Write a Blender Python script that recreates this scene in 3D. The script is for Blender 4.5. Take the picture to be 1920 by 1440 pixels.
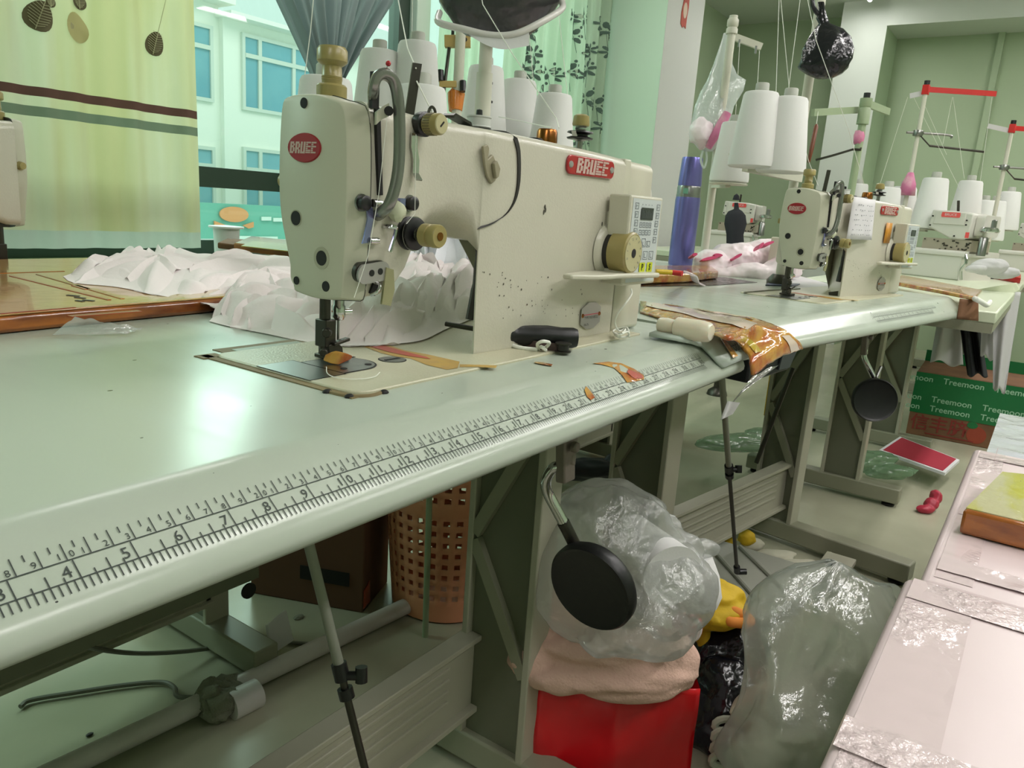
import bpy, bmesh, math, random
from mathutils import Vector, Matrix, noise
random.seed(7)
for _o in list(bpy.data.objects): bpy.data.objects.remove(_o)
SC = bpy.context.scene
COL = SC.collection
TZ = 0.69                      # height of the sewing table tops above the floor

# ---------------------------------------------------------------- camera
CAM = Vector((-0.0431, -0.4012, 0.1453)); FPX = 1434.06
YAW, PITCH, ROLL = 0.972589, 0.229220, 0.07076
_f = Vector((math.sin(YAW)*math.cos(PITCH), math.cos(YAW)*math.cos(PITCH), -math.sin(PITCH)))
_r = Vector((math.cos(YAW), -math.sin(YAW), 0)); _u = _r.cross(_f)
_c, _s = math.cos(ROLL), math.sin(ROLL)
RX = _c*_r + _s*_u; RUP = _c*_u - _s*_r; RF = _f
cd = bpy.data.cameras.new('camera'); cd.sensor_width = 36; cd.lens = FPX/1920*36
cd.clip_start = 0.01; cd.clip_end = 200
co = bpy.data.objects.new('camera', cd); COL.objects.link(co)
_m = Matrix((RX, RUP, -RF)).transposed().to_4x4(); _m.translation = CAM + Vector((0, 0, TZ))
co.matrix_world = _m; SC.camera = co

# ---------------------------------------------------------------- light and exposure
SC.view_settings.view_transform = 'Standard'; SC.view_settings.look = 'None'
SC.view_settings.gamma = 1; SC.view_settings.use_curve_mapping = False
SC.view_settings.exposure = 0.86
w = bpy.data.worlds.new('sky'); SC.world = w; w.use_nodes = True
w.node_tree.nodes['Background'].inputs[0].default_value = (0.66, 1.0, 0.85, 1)
w.node_tree.nodes['Background'].inputs[1].default_value = 0.54
def area(name, loc, rot, sx, sy, power, col):
    l = bpy.data.lights.new(name, 'AREA'); l.shape = 'RECTANGLE'; l.size = sx; l.size_y = sy
    l.energy = power; l.color = col
    o = bpy.data.objects.new(name, l); o.location = (loc[0], loc[1], loc[2]+TZ); o.rotation_euler = rot; COL.objects.link(o)
    return o
R90 = math.pi/2
area('daylight_outside_window', (2.4, 5.0, 4.4), (-math.radians(50), 0, 0), 10.0, 5.0, 760, (0.70, 1.0, 0.86))
area('facade_fill_light', (8, 5.2, 5.5), (-math.radians(-52), 0, 0), 10, 3, 110, (0.92, 1.0, 0.96))  # added lamp that brightens the facade across the street
# ceiling lamps (the fittings are built further down, at the same places)
LAMPS = [(1.5, -0.8, 14), (3.1, -0.8, 12), (4.9, -0.8, 14), (1.5, 1.45, 6), (3.1, 1.45, 5), (5.1, 0.9, 9), (0.6, -1.75, 18), (2.6, -1.75, 16), (4.8, -1.9, 13), (-1.5, -0.9, 14)]  # last lamp is added to brighten the face plate, far-end ones the far wall
for lx, ly, lp in LAMPS:
    area('ceiling_lamp_light', (lx, ly, 1.615), (0, 0, 0), 1.2, 0.14, lp*.78, (1.0, 0.955, 0.945))

# ---------------------------------------------------------------- helpers
def V(*a): return Vector(a)
def ray(u, v): return RX*((u-960)/FPX) - RUP*((v-720)/FPX) + RF
def P(u, v, x=None, y=None, z=None, d=None):
    r = ray(u, v)
    if x is not None: t = (x-CAM.x)/r.x
    elif y is not None: t = (y-CAM.y)/r.y
    elif z is not None: t = (z-CAM.z)/r.z
    else: t = d
    return CAM + r*t
def S(r, g, b):
    f = lambda c: (c/255/12.92) if c/255 <= 0.04045 else ((c/255+0.055)/1.055)**2.4
    return (f(r), f(g), f(b), 1)

class MB:
    def __init__(s): s.v = []; s.f = []; s.m = []; s.mats = []; s.cur = 0; s.X = Matrix()
    def mat(s, m):
        if m not in s.mats: s.mats.append(m)
        s.cur = s.mats.index(m); return s
    def add(s, vs, fs):
        o = len(s.v); s.v += [s.X @ Vector(p) for p in vs]
        for f in fs: s.f.append(tuple(i+o for i in f)); s.m.append(s.cur)
        return s
    def box(s, a, b):
        (x0, y0, z0), (x1, y1, z1) = a, b
        return s.add([(x0,y0,z0),(x1,y0,z0),(x1,y1,z0),(x0,y1,z0),(x0,y0,z1),(x1,y0,z1),(x1,y1,z1),(x0,y1,z1)],
            [(0,3,2,1),(4,5,6,7),(0,1,5,4),(1,2,6,5),(2,3,7,6),(3,0,4,7)])
    def bar(s, A, B, wd, ht, up=(0,0,1)):
        A, B = Vector(A), Vector(B); t = (B-A).normalized(); up = Vector(up)
        n = t.cross(up); n = n.normalized() if n.length > 1e-6 else t.orthogonal().normalized()
        b = n.cross(t).normalized()
        q = [(-1,-1),(1,-1),(1,1),(-1,1)]
        vs = [p + n*wd/2*i + b*ht/2*j for p in (A, B) for i, j in q]
        return s.add(vs, [(3,2,1,0),(4,5,6,7),(0,1,5,4),(1,2,6,5),(2,3,7,6),(3,0,4,7)])
    def tube(s, pts, r, n=10, cap=True, flat=None, up=None):
        pts = [Vector(p) for p in pts]; N = len(pts)
        rs = r if isinstance(r, (list, tuple)) else [r]*N
        T = [(pts[min(i+1, N-1)]-pts[max(i-1, 0)]).normalized() for i in range(N)]
        nn = (T[0].cross(Vector(up)).normalized() if up else T[0].orthogonal().normalized()); vs = []
        for i in range(N):
            nn = (nn - T[i]*nn.dot(T[i])); nn = nn.normalized() if nn.length > 1e-8 else T[i].orthogonal().normalized()
            b = T[i].cross(nn)
            for k in range(n):
                a = 2*math.pi*k/n
                vs.append(pts[i] + (nn*math.cos(a)*(flat or 1) + b*math.sin(a))*rs[i])
        fs = [(i*n+k, i*n+(k+1) % n, (i+1)*n+(k+1) % n, (i+1)*n+k) for i in range(N-1) for k in range(n)]
        if cap: fs += [tuple(range(n-1, -1, -1)), tuple(range((N-1)*n, N*n))]
        return s.add(vs, fs)
    def strip(s, pts, wd, th, up):          # flat bar bent along a path; wd lies along 'up'
        pts = [Vector(p) for p in pts]; N = len(pts); up = Vector(up).normalized(); vs = []
        for i in range(N):
            t = (pts[min(i+1, N-1)]-pts[max(i-1, 0)]).normalized(); n = t.cross(up).normalized()
            for a, b in ((-1,-1),(1,-1),(1,1),(-1,1)): vs.append(pts[i]+up*wd/2*a+n*th/2*b)
        fs = [(i*4+k, i*4+(k+1) % 4, i*4+4+(k+1) % 4, i*4+4+k) for i in range(N-1) for k in range(4)]
        return s.add(vs, fs+[(3,2,1,0), (N*4-4, N*4-3, N*4-2, N*4-1)])
    def lathe(s, prof, c=(0,0,0), ax=(0,0,1), n=24, closed=True):
        c, ax = Vector(c), Vector(ax).normalized(); u = ax.orthogonal().normalized(); w = ax.cross(u); vs = []
        for r, h in prof:
            for k in range(n):
                a = 2*math.pi*k/n; vs.append(c+ax*h+(u*math.cos(a)+w*math.sin(a))*r)
        M = len(prof)
        fs = [(i*n+k, i*n+(k+1) % n, (i+1)*n+(k+1) % n, (i+1)*n+k) for i in range(M-1) for k in range(n)]
        if closed: fs += [tuple(range(n-1, -1, -1)), tuple(range((M-1)*n, M*n))]
        return s.add(vs, fs)
    def cyl(s, A, B, r, n=20, r2=None):
        A, B = Vector(A), Vector(B); r2 = r if r2 is None else r2
        return s.lathe([(r, 0), (r2, (B-A).length)], A, B-A, n)
    def prism(s, poly, O, U, W, D):         # polygon in plane O + a*U + b*W, extruded along D
        O, U, W, D = map(Vector, (O, U, W, D)); n = len(poly)
        vs = [O+U*a+W*b for a, b in poly]; vs += [p+D for p in vs]
        fs = [tuple(range(n-1, -1, -1)), tuple(range(n, 2*n))]+[(i, (i+1) % n, n+(i+1) % n, n+i) for i in range(n)]
        return s.add(vs, fs)
    def loft(s, secs, cap=True):
        n = len(secs[0]); vs = [p for q in secs for p in q]
        fs = [(i*n+k, i*n+(k+1) % n, (i+1)*n+(k+1) % n, (i+1)*n+k) for i in range(len(secs)-1) for k in range(n)]
        if cap: fs += [tuple(range(n-1, -1, -1)), tuple(range((len(secs)-1)*n, len(secs)*n))]
        return s.add(vs, fs)
    def grid(s, fn, nu, nv):
        vs = [fn(i/nu, j/nv) for j in range(nv+1) for i in range(nu+1)]
        return s.add(vs, [(j*(nu+1)+i, j*(nu+1)+i+1, (j+1)*(nu+1)+i+1, (j+1)*(nu+1)+i) for j in range(nv) for i in range(nu)])
    def sph(s, c, r, n=14, sq=(1,1,1), fn=None):
        c = Vector(c); vs = []; m = max(6, n//2+1)
        for i in range(m+1):
            t = math.pi*i/m
            for k in range(n):
                a = 2*math.pi*k/n; d = Vector((math.sin(t)*math.cos(a), math.sin(t)*math.sin(a), math.cos(t)))
                q = fn(d) if fn else 1
                vs.append(c+Vector((d.x*sq[0], d.y*sq[1], d.z*sq[2]))*r*q)
        return s.add(vs, [(i*n+k, (i+1)*n+k, (i+1)*n+(k+1) % n, i*n+(k+1) % n) for i in range(m) for k in range(n)])
    def text(s, txt, size, O, U, W, ext=0.0, shear=0.0, sx=1.0, align='CENTER', bold=0.0):
        vs, fs = textgeo(txt, size, ext, shear, align, bold); O, U, W = map(Vector, (O, U, W)); N = U.cross(W)
        return s.add([O+U*(p[0]*sx)+W*p[1]+N*p[2] for p in vs], fs)
    def build(s, name, mat=None, parent=None, bevel=0, seg=2, ang=40, sub=0, solid=0, local=False, label=None):
        me = bpy.data.meshes.new(name)
        vs = s.v
        if parent is not None and not local:
            inv = root_matrix(parent).inverted(); vs = [inv @ p for p in vs]; loc = None
        elif parent is None:
            xs = [p.x for p in vs]; ys = [p.y for p in vs]; zs = [p.z for p in vs]
            b = Vector(((min(xs)+max(xs))/2, (min(ys)+max(ys))/2, min(zs))); vs = [p-b for p in vs]
        me.from_pydata([tuple(p) for p in vs], [], s.f)
        if mat is not None and not s.mats: me.materials.append(mat)
        for m in s.mats: me.materials.append(m)
        if s.mats: me.polygons.foreach_set('material_index', s.m)
        bm = bmesh.new(); bm.from_mesh(me); bmesh.ops.remove_doubles(bm, verts=bm.verts, dist=1e-7)
        bmesh.ops.recalc_face_normals(bm, faces=bm.faces); bm.to_mesh(me); bm.free()
        me.polygons.foreach_set('use_smooth', [True]*len(me.polygons))
        if not bevel and not sub: me.set_sharp_from_angle(angle=math.radians(ang))
        o = bpy.data.objects.new(name, me); COL.objects.link(o)
        if parent is None: o.location = b+Vector((0, 0, TZ))
        else: o.parent = parent
        if solid:
            q = o.modifiers.new('solid', 'SOLIDIFY'); q.thickness = solid; q.offset = 0
        if bevel:
            q = o.modifiers.new('bevel', 'BEVEL'); q.width = bevel; q.segments = seg; q.limit_method = 'ANGLE'; q.angle_limit = math.radians(35)
            q.harden_normals = False; me.set_sharp_from_angle(angle=math.radians(70))
        if sub:
            q = o.modifiers.new('sub', 'SUBSURF'); q.levels = sub; q.render_levels = sub
        if label: o['label'] = label
        return o
_tg = {}
def textgeo(txt, size, ext, shear, align, bold=0.0):
    key = (txt, ext/size, shear, align, bold)
    if key not in _tg:
        c = bpy.data.curves.new('t', 'FONT'); c.body = txt; c.size = 1; c.extrude = ext/size; c.shear = shear; c.offset = bold
        c.align_x = align; c.align_y = 'CENTER'; c.resolution_u = 3
        o = bpy.data.objects.new('t', c); COL.objects.link(o)
        dg = bpy.context.evaluated_depsgraph_get(); me = bpy.data.meshes.new_from_object(o.evaluated_get(dg))
        _tg[key] = ([tuple(p.co) for p in me.vertices], [tuple(f.vertices) for f in me.polygons])
        bpy.data.objects.remove(o); bpy.data.meshes.remove(me); bpy.data.curves.remove(c)
    vs, fs = _tg[key]
    return [(a*size, b*size, d*size) for a, b, d in vs], fs
def root_matrix(o):
    M = Matrix()
    while o is not None: M = o.matrix_basis @ M; o = o.parent
    return Matrix.Translation((0, 0, -TZ)) @ M
def tag(o, label, cat, group=None, kind=None):
    if label: o['label'] = label
    if cat: o['category'] = cat
    if group: o['group'] = group
    if kind: o['kind'] = kind
    return o
def thing(name, label, cat, loc=(0,0,0), rz=0, group=None):
    o = bpy.data.objects.new(name, None); COL.objects.link(o); o.empty_display_size = .05
    o.location = (loc[0], loc[1], loc[2]+TZ); o.rotation_euler = (0, 0, rz)
    return tag(o, label, cat, group)
def dup(root, loc, rz=0, label=None, cat=None, group=None, scale=None):
    def cp(o, par):
        c = o.copy(); COL.objects.link(c)
        if par: c.parent = par
        for ch in [q for q in bpy.data.objects if q.parent == o]: cp(ch, c)
        return c
    kids = {}
    r = cp(root, None); r.location = (loc[0], loc[1], loc[2]+TZ); r.rotation_euler = (0, 0, rz)
    if scale: r.scale = (scale,)*3
    if label: r['label'] = label
    if cat: r['category'] = cat
    if group: r['group'] = group
    return r
def smooth(pts, n=6):                   # Catmull-Rom through the points
    pts = [Vector(p) for p in pts]; q = [pts[0]*2-pts[1]]+pts+[pts[-1]*2-pts[-2]]; out = []
    for i in range(1, len(q)-2):
        for k in range(n):
            t = k/n; a, b, c, d = q[i-1:i+3]
            out.append(.5*((2*b)+(c-a)*t+(2*a-5*b+4*c-d)*t*t+(3*b-a-3*c+d)*t**3))
    return out+[pts[-1]]
def rrect(y0, y1, z0, z1, r, n=5, rb=None):    # rounded rectangle, r at the top corners, rb at the bottom
    rb = r if rb is None else rb; out = []
    for cx, cz, a0, q in ((y1-r, z1-r, 0, r), (y0+r, z1-r, 90, r), (y0+rb, z0+rb, 180, rb), (y1-rb, z0+rb, 270, rb)):
        for k in range(n+1):
            a = math.radians(a0+90*k/n); out.append((cx+q*math.cos(a), cz+q*math.sin(a)))
    return out
def oval(a, b, n=28): return [(a*math.cos(2*math.pi*k/n), b*math.sin(2*math.pi*k/n)) for k in range(n)]
def fbm(p, o=4): return noise.fractal(p, 0.9, 2.0, o)
def ridge(p, o=3): return noise.ridged_multi_fractal(p, 0.9, 2.1, o, 1.0, 2.0)

# ---------------------------------------------------------------- materials
def mat(name, col, rough=.5, metal=0, spec=.5, trans=0, alpha=1, emit=None, es=1, bump=None, var=None, coat=0, sss=0):
    m = bpy.data.materials.new(name); m.use_nodes = True; nt = m.node_tree; b = nt.nodes['Principled BSDF']
    b.inputs['Base Color'].default_value = col if len(col) == 4 else (*col, 1)
    b.inputs['Roughness'].default_value = rough; b.inputs['Metallic'].default_value = metal
    b.inputs['Specular IOR Level'].default_value = spec; b.inputs['Transmission Weight'].default_value = trans
    b.inputs['Alpha'].default_value = alpha; b.inputs['Coat Weight'].default_value = coat
    if emit: b.inputs['Emission Color'].default_value = (*emit[:3], 1); b.inputs['Emission Strength'].default_value = es
    tc = nt.nodes.new('ShaderNodeTexCoord')
    if bump:
        n = nt.nodes.new('ShaderNodeTexNoise'); n.inputs['Scale'].default_value = bump[0]; n.inputs['Detail'].default_value = 3
        bp = nt.nodes.new('ShaderNodeBump'); bp.inputs['Strength'].default_value = bump[1]; bp.inputs['Distance'].default_value = bump[2] if len(bump) > 2 else .001
        nt.links.new(tc.outputs['Object'], n.inputs['Vector']); hs = n.outputs[0]
        if len(bump) > 3:             # patches: wrinkles only where a coarser noise is high
            n2 = nt.nodes.new('ShaderNodeTexNoise'); n2.inputs['Scale'].default_value = bump[3]; nt.links.new(tc.outputs['Object'], n2.inputs['Vector'])
            mr = nt.nodes.new('ShaderNodeMapRange'); mr.inputs[1].default_value = .5; mr.inputs[2].default_value = .72; nt.links.new(n2.outputs[0], mr.inputs[0])
            mu = nt.nodes.new('ShaderNodeMath'); mu.operation = 'MULTIPLY'; nt.links.new(hs, mu.inputs[0]); nt.links.new(mr.outputs[0], mu.inputs[1]); hs = mu.outputs[0]
        nt.links.new(hs, bp.inputs['Height']); nt.links.new(bp.outputs[0], b.inputs['Normal'])
    if var:                       # (scale, colour2, low, high): noise mix to a second colour
        n = nt.nodes.new('ShaderNodeTexNoise'); n.inputs['Scale'].default_value = var[0]; n.inputs['Detail'].default_value = 5
        cr = nt.nodes.new('ShaderNodeValToRGB'); cr.color_ramp.elements[0].position = var[2]; cr.color_ramp.elements[1].position = var[3]
        cr.color_ramp.elements[0].color = b.inputs['Base Color'].default_value; cr.color_ramp.elements[1].color = var[1]
        mp = nt.nodes.new('ShaderNodeMapping'); mp.inputs['Scale'].default_value = var[4] if len(var) > 4 else (1, 1, 1)
        nt.links.new(tc.outputs['Object'], mp.inputs['Vector']); nt.links.new(mp.outputs[0], n.inputs['Vector'])
        nt.links.new(n.outputs[0], cr.inputs[0]); nt.links.new(cr.outputs[0], b.inputs['Base Color'])
    return m
def film(name, col, amt, rough=.12, bump=(30, .6, .01), trl=.5):   # thin plastic: part see-through, part milky, glossy
    m = bpy.data.materials.new(name); m.use_nodes = True; nt = m.node_tree; L = nt.links
    for n in list(nt.nodes): nt.nodes.remove(n)
    N = nt.nodes.new
    out = N('ShaderNodeOutputMaterial'); tr = N('ShaderNodeBsdfTransparent'); di = N('ShaderNodeBsdfDiffuse'); tl = N('ShaderNodeBsdfTranslucent'); gl = N('ShaderNodeBsdfGlossy')
    for q in (di, tl): q.inputs['Color'].default_value = col
    tr.inputs['Color'].default_value = (.97, .98, .97, 1); gl.inputs['Roughness'].default_value = rough
    a = N('ShaderNodeMixShader'); a.inputs[0].default_value = trl; L.new(di.outputs[0], a.inputs[1]); L.new(tl.outputs[0], a.inputs[2])
    b = N('ShaderNodeMixShader'); b.inputs[0].default_value = amt; L.new(tr.outputs[0], b.inputs[1]); L.new(a.outputs[0], b.inputs[2])
    lw = N('ShaderNodeLayerWeight'); lw.inputs[0].default_value = .25
    mp = N('ShaderNodeMath'); mp.operation = 'MULTIPLY_ADD'; mp.inputs[1].default_value = .6; mp.inputs[2].default_value = .06; L.new(lw.outputs['Fresnel'], mp.inputs[0])
    c = N('ShaderNodeMixShader'); L.new(mp.outputs[0], c.inputs[0]); L.new(b.outputs[0], c.inputs[1]); L.new(gl.outputs[0], c.inputs[2]); L.new(c.outputs[0], out.inputs[0])
    if bump:
        tc = N('ShaderNodeTexCoord'); n = N('ShaderNodeTexNoise'); n.inputs['Scale'].default_value = bump[0]; n.inputs['Detail'].default_value = 4
        bp = N('ShaderNodeBump'); bp.inputs['Strength'].default_value = bump[1]; bp.inputs['Distance'].default_value = bump[2]
        L.new(tc.outputs['Object'], n.inputs['Vector']); L.new(n.outputs[0], bp.inputs['Height']); L.new(bp.outputs[0], gl.inputs['Normal']); L.new(bp.outputs[0], di.inputs['Normal'])
    return m
def cloth(name, col, trl=.4, bump=(60, .3, .004), var=None):
    m = mat(name, col, .9, bump=bump, var=var); nt = m.node_tree; b = nt.nodes['Principled BSDF']; b.inputs['Specular IOR Level'].default_value = .15
    t = nt.nodes.new('ShaderNodeBsdfTranslucent'); t.inputs[0].default_value = col
    s = b.inputs['Base Color']
    if s.is_linked: nt.links.new(s.links[0].from_socket, t.inputs[0])
    x = nt.nodes.new('ShaderNodeMixShader'); x.inputs[0].default_value = trl
    nt.links.new(b.outputs[0], x.inputs[1]); nt.links.new(t.outputs[0], x.inputs[2]); nt.links.new(x.outputs[0], nt.nodes['Material Output'].inputs[0])
    return m
M = {}
M['enamel'] = mat('cream_enamel', S(196, 193, 177), .3, bump=(420, .42, .0007), coat=.2)
M['enamel_smooth'] = mat('cream_plastic', S(198, 196, 178), .38)
M['face'] = mat('face_plate_paint', S(190, 190, 170), .4)
M['bed'] = mat('bed_enamel', S(193, 190, 164), .28, bump=(520, .6, .0007))
M['white_enamel'] = mat('white_enamel', S(206, 204, 196), .35)
M['khaki'] = mat('khaki_plastic', S(152, 140, 88), .3)
M['chrome'] = mat('chrome', S(205, 205, 205), .12, 1)
M['steel'] = mat('brushed_steel', S(150, 150, 148), .28, 1)
M['dark_steel'] = mat('dark_steel', S(70, 68, 62), .35, .8)
M['blue_steel'] = mat('bluish_steel', S(150, 150, 200), .2, .9)
M['black'] = mat('black_plastic', S(22, 22, 24), .35)
M['rubber'] = mat('black_rubber', S(13, 14, 15), .42, bump=(90, .2, .001))
M['hole'] = mat('dark_recess', S(18, 17, 15), .7)
M['red'] = mat('red_badge', S(168, 22, 34), .22, coat=.6)
M['silver_ink'] = mat('pale_lettering', S(196, 168, 158), .5)
M['brass'] = mat('copper_brass', S(150, 96, 50), .25, 1)
M['ink'] = mat('dark_ink', S(52, 60, 56), .6)
M['white_plastic'] = mat('white_plastic', S(205, 207, 203), .4)
M['wind'] = mat('white_thread_winding', S(222, 222, 220), .75, bump=(300, .2, .0006))
M['core'] = mat('cone_core_plastic', S(176, 178, 168), .5)
M['thread'] = mat('white_thread', S(226, 228, 218), .8)
M['leg'] = mat('table_leg_paint', S(142, 142, 122), .45)
M['leg_light'] = mat('table_leg_flange_paint', S(172, 170, 152), .4)
M['leg_dark'] = mat('table_leg_panel_paint', S(106, 108, 90), .5)
M['wood_tan'] = mat('tan_wood', S(186, 158, 96), .5)
M['card'] = mat('brown_cardboard', S(120, 84, 56), .8, var=(9, S(98, 66, 44), .4, .7))
M['white_cloth'] = cloth('white_cloth', S(212, 212, 212), .35)
M['pole'] = mat('stand_pole_paint', S(206, 205, 190), .4)
M['black_bag'] = mat('black_bin_bag', S(20, 20, 26), .22, bump=(26, .8, .012))
# ================================================================ the room
def struct(b, name, m, **k): return tag(b.build(name, m, **k), None, None, kind='structure')
M['wall_green'] = mat('green_wall_paint', S(176, 196, 166), .55, var=(1.2, S(168, 188, 158), .35, .7))
M['wall_dark_green'] = mat('sage_wall_paint', S(168, 186, 154), .6, var=(1.0, S(160, 178, 148), .35, .7))
M['pillar_white'] = mat('pillar_white_paint', S(204, 206, 202), .6)
M['ceil'] = mat('ceiling_paint', S(196, 204, 194), .7)
M['floor'] = mat('glossy_terrazzo_floor', S(176, 174, 152), .25, var=(3, S(160, 160, 138), .35, .65), spec=.4)
M['frame_green'] = mat('dark_green_window_frame', S(34, 56, 42), .4)
M['frame_white'] = mat('white_window_frame', S(196, 212, 198), .5)
FZ = -TZ; CZ = 1.66
struct(MB().box((-2.6, -3.2, FZ-.05), (6.5, 2.2, FZ)), 'floor', M['floor'])
struct(MB().box((-2.6, -3.2, CZ), (6.5, 2.2, CZ+.08)), 'ceiling', M['ceil'])
WX0, WX1, WZ0, WZ1 = -1.6, 3.95, -.10, 1.45
b = MB(); b.box((-2.6, 2.0, FZ), (6.5, 2.14, WZ0)).box((-2.6, 2.0, WZ1), (6.5, 2.14, CZ)).box((-2.6, 2.0, WZ0), (WX0, 2.14, WZ1)).box((WX1, 2.0, WZ0), (6.5, 2.14, WZ1))
struct(b, 'wall_back', M['wall_dark_green'])
struct(MB().box((6.3, -3.2, FZ), (6.5, 2.0, CZ)), 'wall_right', M['wall_dark_green'])
struct(MB().box((-2.7, -3.2, FZ), (-2.6, 2.14, CZ)), 'wall_left', M['wall_green'])
struct(MB().box((-2.7, -3.3, FZ), (6.5, -3.2, CZ)), 'wall_front', M['wall_green'])
# pillar by the window: green on the window side, white towards the aisle
M['pillar_green'] = mat('window_lit_pillar_green', S(214, 240, 220), .55)  # window light missing on this side is put into the paler green
b = MB(); b.mat(M['pillar_green']).box((4.15, 1.6, FZ), (4.20, 2.0, CZ)).mat(M['pillar_white']).box((4.2, 1.6, FZ), (4.66, 2.0, CZ))
b.add([(4.15,1.599,FZ),(4.66,1.599,FZ),(4.66,1.599,CZ),(4.15,1.599,CZ)], [(0,1,2,3)])
struct(b, 'trim_1', M['pillar_white'])
b = MB(); b.mat(M['ceil']).box((5.9, .81, FZ), (6.3, 1.11, CZ))
b.mat(M['wall_green']).add([(5.9,.809,FZ),(6.3,.809,FZ),(6.3,.809,CZ),(5.9,.809,CZ)], [(0,1,2,3)])
struct(b, 'trim_2', M['ceil'])
struct(MB().box((5.88, -3.2, 1.487), (6.3, .81, CZ)), 'trim_3', M['ceil'])       # beam across the end of the room
q = P(1880, 60, x=6.28); struct(MB().box((6.27, q.y-.02, FZ), (6.3, q.y+.02, 1.487)), 'trim_4', M['wall_dark_green'])
# window: dark green rails and mullions, one pane of glass
b = MB()
for x in (-1.6, -.4, .9, 2.515, 3.9): b.box((x-.032, 2.02, WZ0), (x+.032, 2.08, WZ1))
for z in (WZ0+.02, .167, WZ1-.02): b.box((WX0, 2.02, z-.034), (WX1, 2.08, z+.034))
win = struct(b, 'window_1', M['frame_green'])
b = MB(); b.box((2.56, 1.99, WZ0), (2.645, 2.06, WZ1)).box((WX0, 1.9, WZ0-.03), (WX1, 2.0, WZ0))
fr = b.build('window_sill', M['frame_white'], win, bevel=.003)
gm = film('window_glass', (.8, .95, .9, 1), .03, .02, None)
MB().add([(WX0, 2.05, WZ0), (WX1, 2.05, WZ0), (WX1, 2.05, WZ1), (WX0, 2.05, WZ1)], [(0,1,2,3)]).build('window_glass', gm, win)

# ceiling lamps
M['tube_glow'] = mat('lit_tube', (1, 1, 1, 1), emit=(1.0, .97, .91), es=4)
for i, (lx, ly, _) in enumerate(LAMPS):
    if i == 0:
        t = thing('ceiling_lamp', 'white batten ceiling lamp with a lit tube above the machines', 'lamp', (lx, ly, CZ-.034), 0, 'batten lamps on the ceiling'); lamp0 = t
        MB().box((-.62, -.04, .0), (.62, .04, .034)).build('lamp_housing', M['white_plastic'], t, bevel=.004, local=True)
        MB().cyl((-.6, 0, -.016), (.6, 0, -.016), .013, 12).build('lamp_tube', M['tube_glow'], t, local=True)
    else: dup(lamp0, (lx, ly, CZ-.034))

# ---------------------------------------------------------------- curtains
def curtain(x0, x1, y, z0, z1, nw, amp, bands, nu=150, taper=None, prints=None, ph=0.0):
    """pleated cloth hung along x; bands: list of (z, material) from the bottom up; prints(b, at) adds printed shapes"""
    b = MB()
    def at(s, z, off=0.0):
        t = (z-z0)/(z1-z0); x = x0+(x1-x0)*s
        if taper: x = taper(s, t)
        wv = math.sin(s*nw*2*math.pi+ph+.7*math.sin(z*3+s*5))*.6+.4*math.sin(s*nw*4.7*math.pi+1.3)+.5*noise.noise(V(s*nw*1.4, z*1.3, 3+ph))
        return V(x, y+amp*wv-off, z)
    for k in range(len(bands)-1):
        (za, ma), zb = bands[k], bands[k+1][0]; b.mat(ma); nv = max(1, int((zb-za)/.05))
        b.grid(lambda u, v: at(u, za+(zb-za)*v), nu, nv)
    if prints: prints(b, at)
    return b, at
M['curt_yellow'] = cloth('yellow_green_linen_curtain', S(196, 195, 166), .34, (70, .25, .002), var=(2.2, S(184, 180, 134), .42, .62, (2.4, 1, .25)))
M['curt_hem'] = cloth('grey_white_hem', S(176, 184, 172), .4)
M['band_brown'] = cloth('brown_band', S(92, 66, 58), .15)
M['band_grey'] = cloth('grey_green_band', S(112, 124, 104), .2)
M['leaf_ink'] = mat('leaf_applique', S(98, 92, 66), .9)
M['leaf_vein'] = mat('leaf_vein', S(176, 176, 140), .9)
M['leaf_faint'] = mat('faint_leaf_applique', S(176, 172, 118), .9)
def yprints(b, at):
    def px(u, v): q = P(u, v, y=1.9); return (q.x-0.30)/(1.462-0.30), q.z
    for (u, v, ru, rz, m, tilt) in ((72, 30, .034, .036, 'leaf_ink', .35), (292, 82, .026, .032, 'leaf_ink', .25), (145, 52, .032, .036, 'leaf_faint', -.4), (150, 2, .022, .02, 'leaf_ink', 0), (92, 3, .014, .014, 'leaf_ink', 0)):
        s0, zc = px(u, v)
        def spot(a, c, off): # a, c in leaf axes (metres)
            ca, sa = math.cos(tilt), math.sin(tilt); dx, dz = a*ca+c*sa, -a*sa+c*ca
            return at(s0+dx/1.162, zc+dz, off)
        b.mat(M[m]); pts = [spot(ru*math.cos(t)*(1-.18*math.sin(t)), rz*1.1*math.sin(t), .003) for t in [2*math.pi*k/20 for k in range(20)]]
        b.add(pts+[spot(0, 0, .003)], [(k, (k+1) % 20, 20) for k in range(20)])
        if m == 'leaf_ink':
            b.mat(M['leaf_vein']); b.tube([spot(0, -rz, .005), spot(0, rz*1.1, .005)], .0011, 4)
            for k in range(-4, 5):
                for sg in (-1, 1): b.tube([spot(0, k*rz*.2, .005), spot(sg*ru*.8*math.sqrt(max(0, 1-(k/5.2)**2)), k*rz*.2+rz*.25, .005)], .0008, 4)
            b.tube([spot(0, rz, .004), spot(.004, rz+.13, .004)], .0009, 4)
z1s, z0s = .375, .345
b, _ = curtain(.30, 1.462, 1.9, -.062, 1.5, 6, .014, [(-.062, M['curt_hem']), (-.012, M['curt_yellow']), (.289, M['band_grey']), (.315, M['curt_yellow']), (.341, M['band_brown']), (.365, M['curt_yellow']), (1.5, None)], prints=yprints)
tag(b.build('window_curtain', ang=60), 'yellow-green curtain with leaf prints and brown and grey bands', 'curtain')
M['curt_grey'] = cloth('grey_satin_curtain', S(124, 134, 134), .16, (20, .1, .002))
M['curt_grey'].node_tree.nodes['Principled BSDF'].inputs['Roughness'].default_value = .45
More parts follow.
